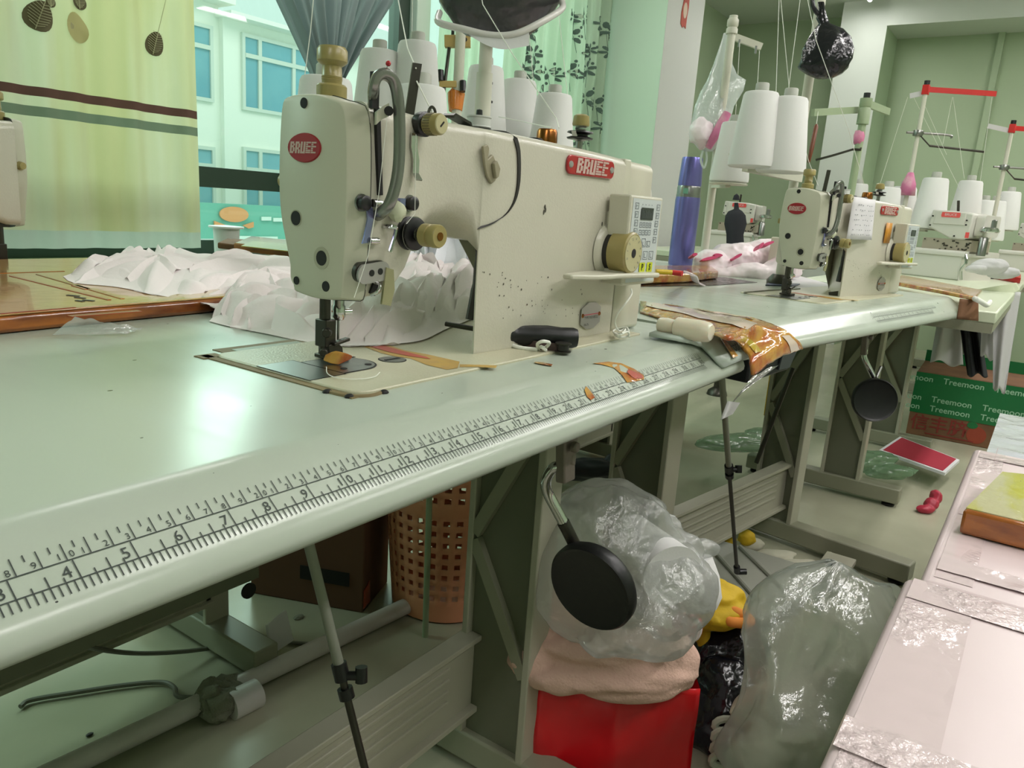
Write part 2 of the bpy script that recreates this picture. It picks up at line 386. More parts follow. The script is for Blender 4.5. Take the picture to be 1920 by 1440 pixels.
def gt(s, t):
    c = 2.04; hw = .055+1.05*min(.26, t-.30) if t > .30 else .055+.10*(.30-t)
    return c+(s-.5)*2*hw-.02*(1-t)
b, _ = curtain(1.7, 2.3, 1.93, .14, 1.5, 7, .026, [(.14, M['curt_grey']), (1.5, None)], taper=gt)
tag(b.build('tied_curtain', ang=80), 'dark grey satin curtain gathered in a bundle in the window', 'curtain')
M['curt_flower'] = cloth('pale_green_sheer_curtain', S(176, 198, 174), .22, (40, .2, .002))
M['flower_ink'] = mat('dark_flower_print', S(76, 96, 86), .9)
def fprints(b, at):
    rnd = random.Random(5); b.mat(M['flower_ink'])
    for k in range(52):
        s0 = rnd.random()*.94+.03; z0 = -.02+1.2*rnd.random(); r = .030+.020*rnd.random(); n = 5 if rnd.random() < .6 else 6; a0 = rnd.random()*6
        for i in range(n):
            a = a0+2*math.pi*i/n; pts = [at(s0+(r*.62*math.cos(a)+r*.42*math.cos(t)*math.cos(a)-r*.2*math.sin(t)*math.sin(a))/.75, z0+r*.62*math.sin(a)+r*.42*math.cos(t)*math.sin(a)+r*.2*math.sin(t)*math.cos(a), .004) for t in [2*math.pi*j/8 for j in range(8)]]
            b.add(pts, [tuple(range(8))])
        b.tube([at(s0, z0, .004), at(s0+.012, z0-r*2.2, .004)], .0012, 4)
        for i in range(3): b.add([at(s0+.02+.014*i+.006*math.cos(t), z0+r*1.2-.02*i+.008*math.sin(t), .004) for t in [2*math.pi*j/7 for j in range(7)]], [tuple(range(7))])
b, _ = curtain(3.12, 4.1, 1.92, -.25, 1.5, 7, .03, [(-.25, M['curt_flower']), (1.5, None)], prints=fprints)
tag(b.build('flowered_curtain', ang=60), 'pale green curtain with dark flower print beside the pillar', 'curtain')
M['curt_sheer'] = cloth('plain_sheer_curtain', S(182, 200, 178), .35, (40, .2, .002))
b, _ = curtain(2.66, 3.0, 1.94, -.2, 1.5, 4, .02, [(-.2, M['curt_sheer']), (1.5, None)], nu=60)
tag(b.build('sheer_curtain', ang=60), 'plain pale green sheer curtain next to the window frame', 'curtain')

# ---------------------------------------------------------------- outside the window
M['facade'] = mat('white_facade_render', S(236, 238, 228), .8)
M['pane_blue'] = mat('blue_window_glass', S(96, 158, 176), .15, var=(.6, S(120, 176, 188), .4, .6))
M['mullion_w'] = mat('white_mullions', S(206, 214, 204), .5)
bt = thing('opposite_building', 'white building with blue windows seen through the window', 'building', (8, 10, FZ-2.6))
b = MB().box((3.5, 10, FZ-2.6), (7.12, 10.3, 2.70)).box((7.12, 9.9, FZ-2.6), (13, 10.3, 2.50))
b.build('facade_wall', M['facade'], bt)
b = MB().prism([(3.4, 2.70), (7.2, 2.70), (7.2, 2.62), (3.4, 2.62)], (0, 9.7, 0), (1, 0, 0), (0, 0, 1), (0, .6, 0)).prism([(7.05, 2.52), (13, 2.52), (13, 2.46), (7.05, 2.46)], (0, 9.6, 0), (1, 0, 0), (0, 0, 1), (0, .7, 0))
b.build('roof_edge', M['facade'], bt)
def fwin(x0, x1, z0, z1, y, cols, tz):
    wd = MB().box((x0-.05, y-.05, z0-.05), (x1+.05, y, z0)).box((x0-.05, y-.05, z1), (x1+.05, y, z1+.05)).box((x0-.05, y-.05, z0), (x0, y, z1)).box((x1, y-.05, z0), (x1+.05, y, z1))
    for c in cols: wd.box((c-.03, y-.05, z0), (c+.03, y, z1))
    wd.box((x0+.001, y-.058, tz-.03), (x1-.001, y-.002, tz+.03))
    o = wd.build('window', M['mullion_w'], bt)
    MB().box((x0, y-.02, z0), (x1, y+.01, z1)).build('pane', M['pane_blue'], o)
fwin(7.46, 9.1, 1.30, 2.27, 9.9, (7.72, 8.35), 2.02)
fwin(6.1, 6.95, 1.34, 2.27, 10, (6.5,), 2.02)
fwin(7.46, 9.1, -.25, .67, 9.9, (7.72, 8.35), .40)
fwin(6.1, 6.95, -.2, .62, 10, (6.5,), .40)
fwin(9.9, 11.5, 1.30, 2.27, 9.9, (10.4, 11.0), 2.02)
fwin(9.9, 11.5, -.25, .67, 9.9, (10.4, 11.0), .40)
fwin(3.9, 5.3, 1.34, 2.27, 10, (4.6,), 2.02)
st = thing('shop_awning', 'teal shop front with an orange lotus emblem across the street', 'awning', (7, 8.6, FZ-2.6))
M['teal'] = mat('teal_board', S(104, 178, 160), .6); M['orange_sign'] = mat('orange_emblem', S(226, 150, 92), .6); M['white_sign'] = mat('white_sign_paint', S(216, 232, 224), .6)
MB().box((3.5, 8.6, FZ-2.6), (12.5, 8.9, -.10)).build('shop_board', M['teal'], st)
q = P(438, 402, y=8.58); b = MB().mat(M['orange_sign'])
b.prism(oval(.22, .10), q, (1, 0, 0), (0, 0, 1), (0, -.02, 0))
for sg in (-1, 1): b.prism([(sg*.13, -.14), (sg*.30, -.09), (sg*.30, -.16), (sg*.22, -.18)], q, (1, 0, 0), (0, 0, 1), (0, -.02, 0))
b.build('lotus_emblem', None, st)
b = MB()
for i, (u0, u1, v) in enumerate(((490, 508, 410), (512, 530, 412), (440, 470, 446), (480, 520, 447))):
    A, B = P(u0, v, y=8.58), P(u1, v, y=8.58); b.bar(A, B, .02, .05)
b.build('sign_strip', M['white_sign'], st)
# white pot on the window sill
q = P(425, 459, y=1.85); t = thing('white_pot', 'white lidded tub standing on the window sill', 'tub', q)
q.z = WZ0; t.location.z = WZ0+TZ; t.location.y = 1.93; t.location.x = P(425, 459, y=1.93).x
MB().lathe([(.040, 0), (.041, .05), (.044, .102), (.0, .102)], (0,0,0)).build('tub_body', M['white_plastic'], t, local=True)
MB().lathe([(.058, .102), (.058, .108), (.0, .112)], (0,0,0)).build('lid', M['white_plastic'], t, local=True)
# paper ornament stuck on the pillar
M['orn_red'] = mat('red_paper_ornament', S(178, 70, 50), .6); M['orn_pale'] = mat('pale_paper_ornament', S(214, 190, 170), .6)
t = thing('paper_ornament', 'small red and cream paper ornament stuck on the white pillar', 'ornament', P(1284, 55, y=1.597))
b = MB(); q = P(1284, 20, y=1.598)
b.prism([(x*.045, z*.085) for x, z in ((-.9, -.9), (-.3, -1.1), (.2, -.95), (.75, -1.05), (.8, -.3), (1, .3), (.9, 1.2), (-.5, 1.2), (-.75, .3), (-1, -.2))], q, (1,0,0), (0,0,1), (0,-.003,0)); b.build('paper_back', M['orn_red'], t)
MB().prism(oval(.026, .042), q+V(-.002, -.003, .0), (1,0,0), (0,0,1), (0,-.002,0)).build('paper_centre', M['orn_pale'], t)
# ================================================================ sewing tables
def top_material(name):
    m = mat(name, S(178, 186, 174), .3, spec=.38); nt = m.node_tree; L = nt.links; b = nt.nodes['Principled BSDF']
    tc = nt.nodes.new('ShaderNodeTexCoord'); mp = nt.nodes.new('ShaderNodeMapping'); L.new(tc.outputs['Object'], mp.inputs['Vector'])
    mp.inputs['Scale'].default_value = (1, 1.6, 1)
    v = nt.nodes.new('ShaderNodeTexVoronoi'); v.inputs['Scale'].default_value = 62; v.inputs['Randomness'].default_value = 1; L.new(mp.outputs[0], v.inputs['Vector'])
    sep = nt.nodes.new('ShaderNodeSeparateColor'); L.new(v.outputs['Color'], sep.inputs[0])
    a = nt.nodes.new('ShaderNodeMath'); a.operation = 'MULTIPLY'; a.inputs[1].default_value = .17; L.new(sep.outputs[0], a.inputs[0])
    p = nt.nodes.new('ShaderNodeMath'); p.operation = 'POWER'; p.inputs[1].default_value = 3.0; L.new(sep.outputs[1], p.inputs[0])
    r = nt.nodes.new('ShaderNodeMath'); r.operation = 'MULTIPLY'; L.new(a.outputs[0], r.inputs[0]); L.new(p.outputs[0], r.inputs[1])
    lt = nt.nodes.new('ShaderNodeMath'); lt.operation = 'LESS_THAN'; L.new(v.outputs['Distance'], lt.inputs[0]); L.new(r.outputs[0], lt.inputs[1])
    n = nt.nodes.new('ShaderNodeTexNoise'); n.inputs['Scale'].default_value = 5; n.inputs['Detail'].default_value = 5; L.new(mp.outputs[0], n.inputs['Vector'])
    gt = nt.nodes.new('ShaderNodeMath'); gt.operation = 'GREATER_THAN'; gt.inputs[1].default_value = .46; L.new(n.outputs[0], gt.inputs[0])
    mu = nt.nodes.new('ShaderNodeMath'); mu.operation = 'MULTIPLY'; L.new(lt.outputs[0], mu.inputs[0]); L.new(gt.outputs[0], mu.inputs[1])
    mx = nt.nodes.new('ShaderNodeMix'); mx.data_type = 'RGBA'; L.new(mu.outputs[0], mx.inputs[0]); mx.inputs[6].default_value = S(176, 186, 172); mx.inputs[7].default_value = S(40, 44, 40)
    L.new(mx.outputs[2], b.inputs['Base Color'])
    n2 = nt.nodes.new('ShaderNodeTexNoise'); n2.inputs['Scale'].default_value = 40; n2.inputs['Detail'].default_value = 4
    mp2 = nt.nodes.new('ShaderNodeMapping'); mp2.inputs['Scale'].default_value = (1, .12, 1); L.new(tc.outputs['Object'], mp2.inputs['Vector']); L.new(mp2.outputs[0], n2.inputs['Vector'])
    mr = nt.nodes.new('ShaderNodeMapRange'); mr.inputs[3].default_value = .14; mr.inputs[4].default_value = .30; L.new(n2.outputs[0], mr.inputs[0]); L.new(mr.outputs[0], b.inputs['Roughness'])
    return m
M['laminate'] = top_material('worn_pale_green_laminate')
M['cutout'] = mat('raw_cutout_edge', S(128, 112, 78), .6)
PROF = [(.45, 0), (-.05, 0), (-.057, -.0008), (-.064, -.0035), (-.072, -.0092), (-.080, -.0158), (-.088, -.0218), (-.0935, -.0262), (-.0975, -.031), (-.0995, -.036), (-.0990, -.041), (-.0955, -.0448), (-.089, -.046), (.45, -.046)]
SLOPE = (V(0, -.088, -.0218)-V(0, -.080, -.0158)).normalized(); SN = V(0, SLOPE.z, -SLOPE.y); SN = SN if SN.z > 0 else -SN
def on_slope(x, s, lift=.0003):          # s: metres down the slope from the centimetre line
    q = V(x, -.0802, -.0161)+SLOPE*s; y = q.y
    for (a, za), (c, zc) in zip(PROF[1:10], PROF[2:11]):
        if c <= y <= a: q.z = za+(zc-za)*(y-a)/(c-a)
    return q+SN*(lift+.0002)
def ruler(b, x0, ncm, nin, faded=0):
    up = -SLOPE; U = V(1, 0, 0)
    def tick(x, s0, s1, wd): b.add([on_slope(x-wd/2, s0), on_slope(x+wd/2, s0), on_slope(x+wd/2, s1), on_slope(x-wd/2, s1)], [(0,1,2,3)])
    def line(s, xa, xb, h=.00055): b.add([on_slope(xa, s-h/2), on_slope(xb, s-h/2), on_slope(xb, s+h/2), on_slope(xa, s+h/2)], [(0,1,2,3)])
    si = .0098
    line(0, x0, x0+ncm*.01); line(si, x0, x0+nin*.0254)
    for k in range(ncm*2+1):
        x = x0+k*.005
        if k % 2 == 0: tick(x, -.0082, 0, .00055)
        else: tick(x, -.0082, -.0050, .00055)
        if k % 2 == 0 and k > 0:
            n = k//2; t = str(n) if n % 10 == 0 else str(n % 10)
            if n % 10 == 0:
                b.text(t[0], .0046, on_slope(x-.0026, -.0024), U, up); b.text(t[1], .0046, on_slope(x+.0027, -.0024), U, up)
            else: b.text(t, .0046, on_slope(x-.0026, -.0022), U, up)
    for k in range(nin*8+1):
        x = x0+k*.003175
        top = .0005 if k % 8 == 0 else si-.0055 if k % 4 == 0 else si-.0026 if k % 2 == 0 else si
        tick(x, top, si+.0054, .0006)
        if k % 8 == 0 and k > 0:
            t = str(k//8)
            if len(t) == 1: b.text(t, .0082, on_slope(x-.0042, si-.0042), U, up)
            else: b.text(t[0], .0080, on_slope(x-.0034, si-.0042), U, up); b.text(t[1], .0080, on_slope(x+.0040, si-.0042), U, up)
def leg_frame(par, x, y0, y1):
    """sheet metal leg: post with light flanges, K braces on its panel, long foot on pads"""
    zt, zb = -.046, -TZ+.062
    b = MB(); b.box((x-.012, y0+.008, zb), (x+.012, y1-.008, zt))
    lg = b.build('leg', M['leg_dark'], par, local=True)
    MB().box((x-.024, y0, zb-.02), (x+.024, y0+.012, zt)).box((x-.024, y1-.010, zb-.02), (x+.024, y1, zt)).build('leg_flange', M['leg_light'], lg, local=True, bevel=.002)
    zm = (zt+zb)/2+.03; xs = x-.016; h = .19
    for a, c in (((y0+.01, zm+h), (y1-.01, zm)), ((y1-.01, zm-.01), (y0+.01, zm-h))):
        MB().bar((xs, a[0], a[1]), (xs, c[0], c[1]), .018, .014, (1, 0, 0)).build('brace', M['leg'], lg, local=True)
    ft = MB().box((x-.025, -.14, -TZ+.014), (x+.025, .34, -TZ+.062)).build('foot', M['leg'], par, local=True, bevel=.004)
    for y in (-.11, .31): MB().lathe([(.018, 0), (.020, .006), (.012, .014), (.012, .03)], (x, y, -TZ), n=14).build('rubber_pad', M['rubber'], ft, local=True)
def table(name, label, loc, rz, x0, x1, legs, rule=None, grp=None):
    t = thing(name, label, 'sewing table', (loc[0], loc[1], 0), rz, grp)
    t.location.z = 0+TZ
    MB().prism(PROF, (x0, 0, 0), (0, 1, 0), (0, 0, 1), (x1-x0, 0, 0)).build('tabletop', M['laminate'], t, local=True, ang=50)
    for lx, y0, y1 in legs: leg_frame(t, lx, y0, y1)
    if len(legs) > 1:
        a, c = legs[0][0]+.012, legs[-1][0]-.012; y = legs[0][2]-.012
        b = MB(); b.box((a, y, -.585), (c, y+.012, -.472)); b.box((a, y-.012, -.474), (c, y+.02, -.465)); b.box((a, y-.012, -.592), (c, y+.02, -.583))
        for z in (-.495, -.513, -.531, -.549): b.box((a+.1, y-.004, z-.003), (c-.06, y+.002, z+.003))
        b.build('cross_panel', M['leg_light'], t, local=True, bevel=.0015)
    if rule: b = MB(); ruler(b, *rule); b.build('ruler_scale', M['ink'], t, local=True)
    return t
T1 = table('sewing_table', 'nearest pale green sewing table with a worn printed ruler edge', (0, 0), 0, -.27, .93, [(-.10, .08, .20), (.785, .085, .205)], (0, 82, 32), 'long sewing tables in the row')
R2 = -math.radians(8.86); O2 = V(.950, .0366, 0)
def t2(x, y, z=0): return O2+V(math.cos(R2)*x-math.sin(R2)*y, math.sin(R2)*x+math.cos(R2)*y, z)
T2 = table('sewing_table', 'sewing table behind the first one, turned slightly, second machine on it', tuple(O2), R2, 0, 1.2, [(.235, .085, .205), (1.02, .16, .275)], (.62, 40, 14), 'long sewing tables in the row')
TB = table('sewing_table', 'sewing table facing the window, back to back with the nearest table', (.65, .925), math.pi, -.21, .95, [(-.06, .08, .2), (.82, .08, .2)], None, 'sewing tables facing the window')
TB2 = table('sewing_table', 'sewing table facing the window beyond the gathered white fabric', (1.30, .925), math.pi, -1.05, .42, [(-.95, .08, .2), (-.5, .08, .2)], None, 'sewing tables facing the window')
# raw cut-out edges round the machine bed, hinge slot, small cable board below
b = MB(); b.box((.336, -.003, -.004), (.3435, .184, .0009)); b.box((.332, .172, -.004), (.352, .1865, .0009)); b.build('bed_cutout', M['cutout'], T1, local=True)
b = MB(); b.box((.360, .1785, -.004), (.456, .2015, .0007)); h = b.build('hinge_slot', M['cutout'], T1, local=True)
b = MB(); b.mat(M['cutout']).tube(smooth([P(613, 735, z=0), P(640, 742, z=0), P(668, 744.5, z=0), P(698, 742.5, z=0), P(721, 735, z=0)], 5), .0024, 8, flat=.8); b.mat(M['hole'])
for u, v in ((614, 735), (655, 744), (720, 736)): b.sph(P(u, v, z=.0005), .0034, 8, (1.2, 1, .7))
b.build('bed_corner_rest', None, T1)
M['slot_in'] = mat('slot_inner_face', S(150, 160, 142), .4)
MB().box((.372, .179, -.003), (.446, .191, .0011)).build('slot_plate', M['slot_in'], h, local=True)
M['scratch'] = mat('table_scuff', S(92, 104, 96), .6)
# overlock tables further on
M['ivory_top'] = mat('ivory_laminate', S(206, 214, 188), .3)
def leg_frame_at(t, x, yc):
    n0 = set(bpy.data.objects); leg_frame(t, x-t.location.x, -.02, .10)
    for o in set(bpy.data.objects)-n0:
        if o.parent == t: o.location = (0, 0, TZ-.03+.03)
def simple_table(label, x0, x1, y0, y1, z, legs, cat='table'):
    t = thing('overlock_table', label, cat, ((x0+x1)/2, (y0+y1)/2, -TZ), 0, 'overlock machine tables')
    MB().box((x0, y0, z-.03), (x1, y1, z)).build('tabletop', M['ivory_top'], t, bevel=.004)
    MB().box((x0, y0+.004, z-.055), (x1, y1-.004, z-.03)).build('apron', M['leg'], t)
    for x in legs: leg_frame(t, x-t.location.x, .12, .24) if False else leg_frame_at(t, x, (y0+y1)/2)
    return t
T4 = simple_table('ivory overlock table beyond the second sewing table, white cloth hanging from it', 2.20, 4.2, -.31, .30, -.03, (2.52, 3.25))
T5 = simple_table('overlock table at the end of the row, second overlock machine on it', 4.24, 5.86, -.50, .30, -.03, (4.5, 5.4))
T6 = simple_table('small table beside the pillar with a machine head on it', 3.75, 4.75, .95, 1.5, -.03, (3.95, 4.55))
# ================================================================ lockstitch sewing machine (measured on the nearest one)
MX = .343
def K(): b = MB(); b.X = Matrix.Translation((-MX, 0, 0)); return b      # enter table coordinates, store machine coordinates
M['lcd'] = mat('grey_display', S(58, 62, 62), .15); M['panel_grey'] = mat('control_panel_film', S(196, 204, 204), .35)
M['lime'] = mat('lime_key', S(196, 206, 40), .4); M['key_ink'] = mat('key_outline', S(96, 104, 110), .6); M['pink_ink'] = mat('red_lettering', S(196, 52, 78), .5)
M['plate_metal'] = mat('aluminium_plate', S(168, 166, 162), .35, .5); M['gasket'] = mat('black_gasket', S(34, 32, 28), .5)
M['chip'] = mat('paint_chip', S(60, 58, 46), .7)
M['red_matt'] = mat('dark_red_badge', S(150, 20, 32), .5)
M['hole_ring'] = mat('shaded_recess_rim', S(168, 166, 144), .5)  # darker than the face paint: shadow round the screw holes put into colour
def closed(pts, n=3):
    q = [Vector((a, b, 0)) for a, b in pts]; N = len(q); out = []
    for i in range(N):
        a, b, c, d = q[i-1], q[i], q[(i+1) % N], q[(i+2) % N]
        for k in range(n):
            t = k/n; r = .5*((2*b)+(c-a)*t+(2*a-5*b+4*c-d)*t*t+(3*b-a-3*c+d)*t**3); out.append((r.x, r.y))
    return out
def offset(pts, d, fy=0.0):
    N = len(pts); out = []
    for i in range(N):
        a, c = Vector(pts[i-1]), Vector(pts[(i+1) % N]); t = (c-a).normalized(); n = Vector((t.y, -t.x))
        p = Vector(pts[i])+n*d
        if fy and pts[i][0] < .056: p.x -= fy*min(1, (.056-pts[i][0])/.006)
        out.append((p.x, p.y))
    return out
FACE = closed([(.050,.2085),(.062,.213),(.078,.2162),(.095,.2168),(.110,.2155),(.1175,.211),(.1205,.19),(.122,.16),(.1215,.14),(.119,.122),(.114,.105),(.108,.085),(.1035,.068),(.099,.0645),(.075,.0622),(.053,.0645),(.0465,.069),(.0445,.095),(.043,.13),(.043,.165),(.045,.195)])[::-1]
ARM = [  # x, y front, y rear, z bottom, z top, top radius, bottom radius
 (.385,.0355,.1255,.0655,.2135,.012,.010),(.402,.034,.127,.0665,.2125,.013,.010),(.418,.034,.129,.072,.2120,.013,.012),(.430,.035,.131,.082,.2118,.013,.014),
 (.442,.037,.133,.098,.2115,.013,.018),(.454,.040,.135,.112,.2115,.012,.022),(.470,.043,.137,.121,.2115,.010,.026),(.495,.044,.138,.1245,.2115,.009,.028),(.515,.0435,.138,.1235,.2118,.009,.026),
 (.526,.0430,.138,.120,.2118,.009,.020),(.531,.0425,.138,.112,.2118,.009,.012),(.5335,.042,.138,.098,.2118,.009,.008),(.535,.0415,.138,.06,.2118,.009,.006),(.536,.041,.138,.0,.2118,.009,.004),
 (.56,.0395,.139,0,.2118,.009,.004),(.60,.0370,.139,0,.2115,.009,.004),(.65,.0335,.14,0,.2105,.009,.004),(.70,.030,.14,0,.2095,.009,.004),(.75,.0275,.14,0,.2080,.009,.004),(.788,.0265,.14,0,.2065,.009,.004)]
def yf(x):
    for i in range(len(ARM)-1):
        a, c = ARM[i], ARM[i+1]
        if a[0] <= x <= c[0]: return a[1]+(c[1]-a[1])*(x-a[0])/(c[0]-a[0])
    return ARM[0][1] if x < ARM[0][0] else ARM[-1][1]
def Q(u, v, lift=0.0):                      # pixel on the front of the casting
    y = .035
    for _ in range(6): y = yf(P(u, v, y=y).x)-lift
    return P(u, v, y=y)
UX, UZ, UY = V(1,0,0), V(0,0,1), V(0,1,0)
GLY = {'B': ('11110','11011','11110','11011','11011','11110'), 'R': ('11110','11011','11011','11110','11011','11011'), 'U': ('11011','11011','11011','11011','11011','11111'), 'C': ('11111','11000','11111','11000','11111','11111'), 'E': ('11111','11000','11111','11000','11000','11111')}
def bruce(b, O, U, W, size, sx=1.0):         # square-cut block lettering with thin cuts in it
    U, W = Vector(U), Vector(W); cw = size*.15*sx; chh = size/6; x = -2.5*5.55*cw
    for ch in 'BRUCE':
        for r, row in enumerate(GLY[ch]):
            k = 0
            while k < 5:
                if row[k] == '1':
                    e = k
                    while e < 5 and row[e] == '1': e += 1
                    z1 = size/2-r*chh; z0 = z1-chh*(.78 if ch in 'CE' else .985); sh = lambda z: .14*z
                    b.add([O+U*(x+k*cw+sh(z0))+W*z0, O+U*(x+e*cw+sh(z0))+W*z0, O+U*(x+e*cw+sh(z1))+W*z1, O+U*(x+k*cw+sh(z1))+W*z1], [(0,1,2,3)]); k = e
                else: k += 1
        x += 5.55*cw
def sewing_machine():
    t = thing('sewing_machine', 'cream lockstitch sewing machine nearest the camera on the ruler edged table', 'sewing machine', (MX, 0, 0), 0, 'lockstitch sewing machines')
    kw = dict(parent=t, local=True)
    # bed
    pl = [(.361,0),(.819,0),(.819,.1775),(.352,.1775),(.3455,.171),(.3435,.165),(.3435,.018),(.3465,.0075),(.352,.0025)]
    bed = K().prism(pl, (0,0,-.03), (1,0,0), (0,1,0), (0,0,.0325)).build('bed', M['bed'], bevel=.0012, **kw)
    K().add([(.344,.052,.0028),(.380,.052,.0028),(.380,.1165,.0028),(.344,.1165,.0028)], [(0,1,2,3)]).build('slide_plate', M['steel'], **kw)
    K().add([(.3432,.051,.00265),(.3815,.051,.00265),(.3815,.1175,.00265),(.3432,.1175,.00265)], [(0,1,2,3)]).build('plate_gap', M['hole'], **kw)
    arc = [(.406+.0255*math.cos(a), .080+.0255*math.sin(a)) for a in [math.radians(-90+12*k) for k in range(16)]]
    pp = [(.381,.1055),(.381,.0545)]+arc
    np_ = K(); np_.mat(M['hole']).add([(a, c, .00275) for a, c in [(.380,.1075),(.380,.0525)]+[(.406+.0273*math.cos(a), .080+.0273*math.sin(a)) for a in [math.radians(-90+12*k) for k in range(16)]]], [tuple(range(18))])
    np_.mat(M['steel']).add([(a, c, .003) for a, c in pp], [tuple(range(18))])
    np_.mat(M['hole'])
    for k in range(3): np_.box((.412, .094+.006*k, .0031), (.432, .097+.006*k, .0034))
    for x, y in ((.420,.066),(.392,.066)): np_.cyl((x,y,.003), (x,y,.0034), .003, 12)
    np_.build('needle_plate', None, **kw)
    b = K().mat(M['hole']).cyl((.453,.069,.002), (.453,.069,.0027), .0128, 26); b.mat(M['steel']).cyl((.453,.069,.002), (.453,.069,.0031), .0118, 26)
    b.mat(M['hole']).bar((.444,.069,.0032), (.462,.069,.0032), .003, .0006); b.build('cover_screw', None, **kw)
    # residue of old tape on the bed
    b = K().mat(M['tape_residue'])
    for pts in ([(683,650),(700,646),(722,645),(760,657),(800,664),(862,678),(858,690),(838,693),(800,684),(770,672),(740,668),(715,662)], [(862,683),(905,684),(932,685),(930,690),(895,688),(862,688)]):
        b.add([P(u, v, z=.0028) for u, v in pts], [tuple(range(len(pts)))])
    b.mat(M['tape_red']).add([P(u, v, z=.0031) for u, v in [(695,650),(718,647),(752,657),(800,669),(808,673),(770,668),(730,660)]], [tuple(range(7))])
    b.build('tape_residue', None, **kw)
    # arm and column in one casting
    secs = [[(x, p, q) for p, q in rrect(y0, y1, z0, z1, rt, 6, rb)] for x, y0, y1, z0, z1, rt, rb in ARM]
    for sc in secs:
        for i, (x, y, z) in enumerate(sc):
            if x >= .5334 and z < .116: sc[i] = (max(x, .535+max(0, y-.043)*1.9), y, z)
    K().loft(secs).build('arm_casting', M['enamel'], ang=50, **kw)
    # face plate with its badge and screw holes
    rings = [[(.370, a, c) for a, c in offset(FACE, -.0012)], [(.3706, a, c) for a, c in offset(FACE, -.0003)], [(.3716, a, c) for a, c in offset(FACE, .0004)], [(.378, a, c) for a, c in offset(FACE, .0012, .0045)], [(.3845, a, c) for a, c in offset(FACE, .0016, .0085)]]
    fp = K().loft(rings).build('face_plate', M['face'], ang=35, **kw)
    K().prism(offset(FACE, .0022, .0078), (.3843,0,0), (0,1,0), (0,0,1), (.0012,0,0)).build('face_gasket', M['gasket'], **kw)
    def hole(u, v, r, ring=0):
        q = P(u, v, x=.3699); b = K()
        if ring: b.mat(M['hole_ring']).lathe([(ring, 0), (ring, .0006), (r, .0004)], q+V(.0002, 0, 0), (-1,0,0), 24)
        b.mat(M['hole']).lathe([(r, 0), (r*.98, .0007)], q+V(.0002, 0, 0), (-1,0,0), 20); return b
    for u, v, r, ring in ((570,193,.0040,0),(555,409,.0058,.0066),(603,484,.0060,.0088),(556,526,.0034,0),(611,537,.0042,0)):
        hole(u, v, r, ring).build('screw_hole', None, fp, local=True)
    q = P(571, 277, x=.3697)
    bd = K().loft([[q+V(.0002, a, c) for a, c in oval(.0192, .0112)], [q+V(-.0012, a, c) for a, c in oval(.0185, .0105)]]).build('badge', M['red_matt'], fp, local=True, ang=60)
    b = K(); bruce(b, q+V(-.0014, 0, 0), V(0,-1,0), UZ, .0088, .84); b.build('badge_lettering', M['silver_ink'], fp, local=True)
    # khaki plug behind the head and the presser adjusting knob on top
    q = P(517, 338, y=.126); K().lathe([(.007, 0), (.005, .008)], (.38, .121, q.z), (-.25, 1, 0)).build('rear_plug', M['khaki'], **kw)
    q = V(P(622, 178, y=.085).x, .085, .2145)
    K().lathe([(.0118, 0), (.0118, .011), (.0105, .0125), (.0078, .013), (.0078, .0155), (.0082, .016), (.0078, .0165), (.0082, .017), (.0078, .0175), (.0082, .018), (.0078, .0185), (.0075, .026), (.0105, .028), (.0118, .0295), (.0118, .0375), (.010, .040), (0, .0405)], q, UZ, 18).build('presser_knob', M['khaki'], **kw)
    # take-up slot, lever and guard
    K().bar(V(.3895, .0332, .209), Q(712, 366, .0008), .0042, .003, (0,1,0)).build('take_up_slot', M['hole'], **kw)
    K().strip([P(704, 222, y=.028), P(716, 212, y=.026), P(729, 206, y=.022)], .009, .004, UZ).build('take_up_lever', M['face'], **kw)
    K().cyl(P(729, 208, y=.021), P(729, 208, y=.0185), .0035, 12).build('lever_eye', M['hole'], **kw)
    gp = smooth([P(706, 405, y=.034), P(716, 398, y=.026), P(731, 380, y=.020), P(742, 345, y=.018), P(748, 300, y=.018), P(749, 235, y=.018), P(746, 185, y=.018), P(738, 152, y=.018), P(722, 139, y=.018), P(707, 145, y=.019), P(700, 168, y=.022), P(699, 195, y=.034)], 5)
    K().tube(gp, .0046, 10, flat=.8).build('take_up_guard', M['steel_paint'], **kw)
    K().prism([(-.0035,-.013),(.0035,-.013),(.0035,.012),(-.0035,.012)], P(705, 168, y=.024), (1,0,0), (0,0,1), (0,.003,0)).build('guard_slot', M['hole'], **kw)
    # thread tension and guides on the front of the head
    for u, v in ((677,380), (767,381)):
        q = Q(u, v); b = K(); b.mat(M['steel']).lathe([(.0068, 0), (.0066, .0015)], q, (0,-1,0), 20); b.mat(M['black']).lathe([(.0056, .0015), (.0056, .006), (.004, .007)], q, (0,-1,0), 18); b.build('side_screw', None, **kw)
    b = K(); b.strip([Q(u, v, .003) for u, v in ((686,384),(693,392),(694,410),(690,432),(687,446),(684,456))], .0062, .0012, (1,0,.1))
    b.build('thread_plate', M['blue_steel'], **kw)
    for u, v in ((706,381), (699,452)):
        q = Q(u, v, .003); K().cyl(q+V(-.004,0,0), q+V(.005,0,0), .003, 14).build('thread_roller', M['chrome'], **kw)
    q = Q(745, 397, .006); K().sph(q, .0085, 12, (1, .8, 1.1), lambda d: .9+.22*noise.noise(d*2.2)).build('oil_sponge', M['sponge'], **kw)
    q = Q(752, 379, .006); K().box(q-V(.003,.002,.003), q+V(.003,.002,.003)).build('sponge_clip', M['blue_steel'], **kw)
    K().tube(smooth([Q(720, 424, .001), Q(735, 425, .008), Q(742, 428, .009), Q(741, 440, .009), Q(731, 473, .009)], 4), .0019, 8).build('thread_hook', M['chrome'], **kw)
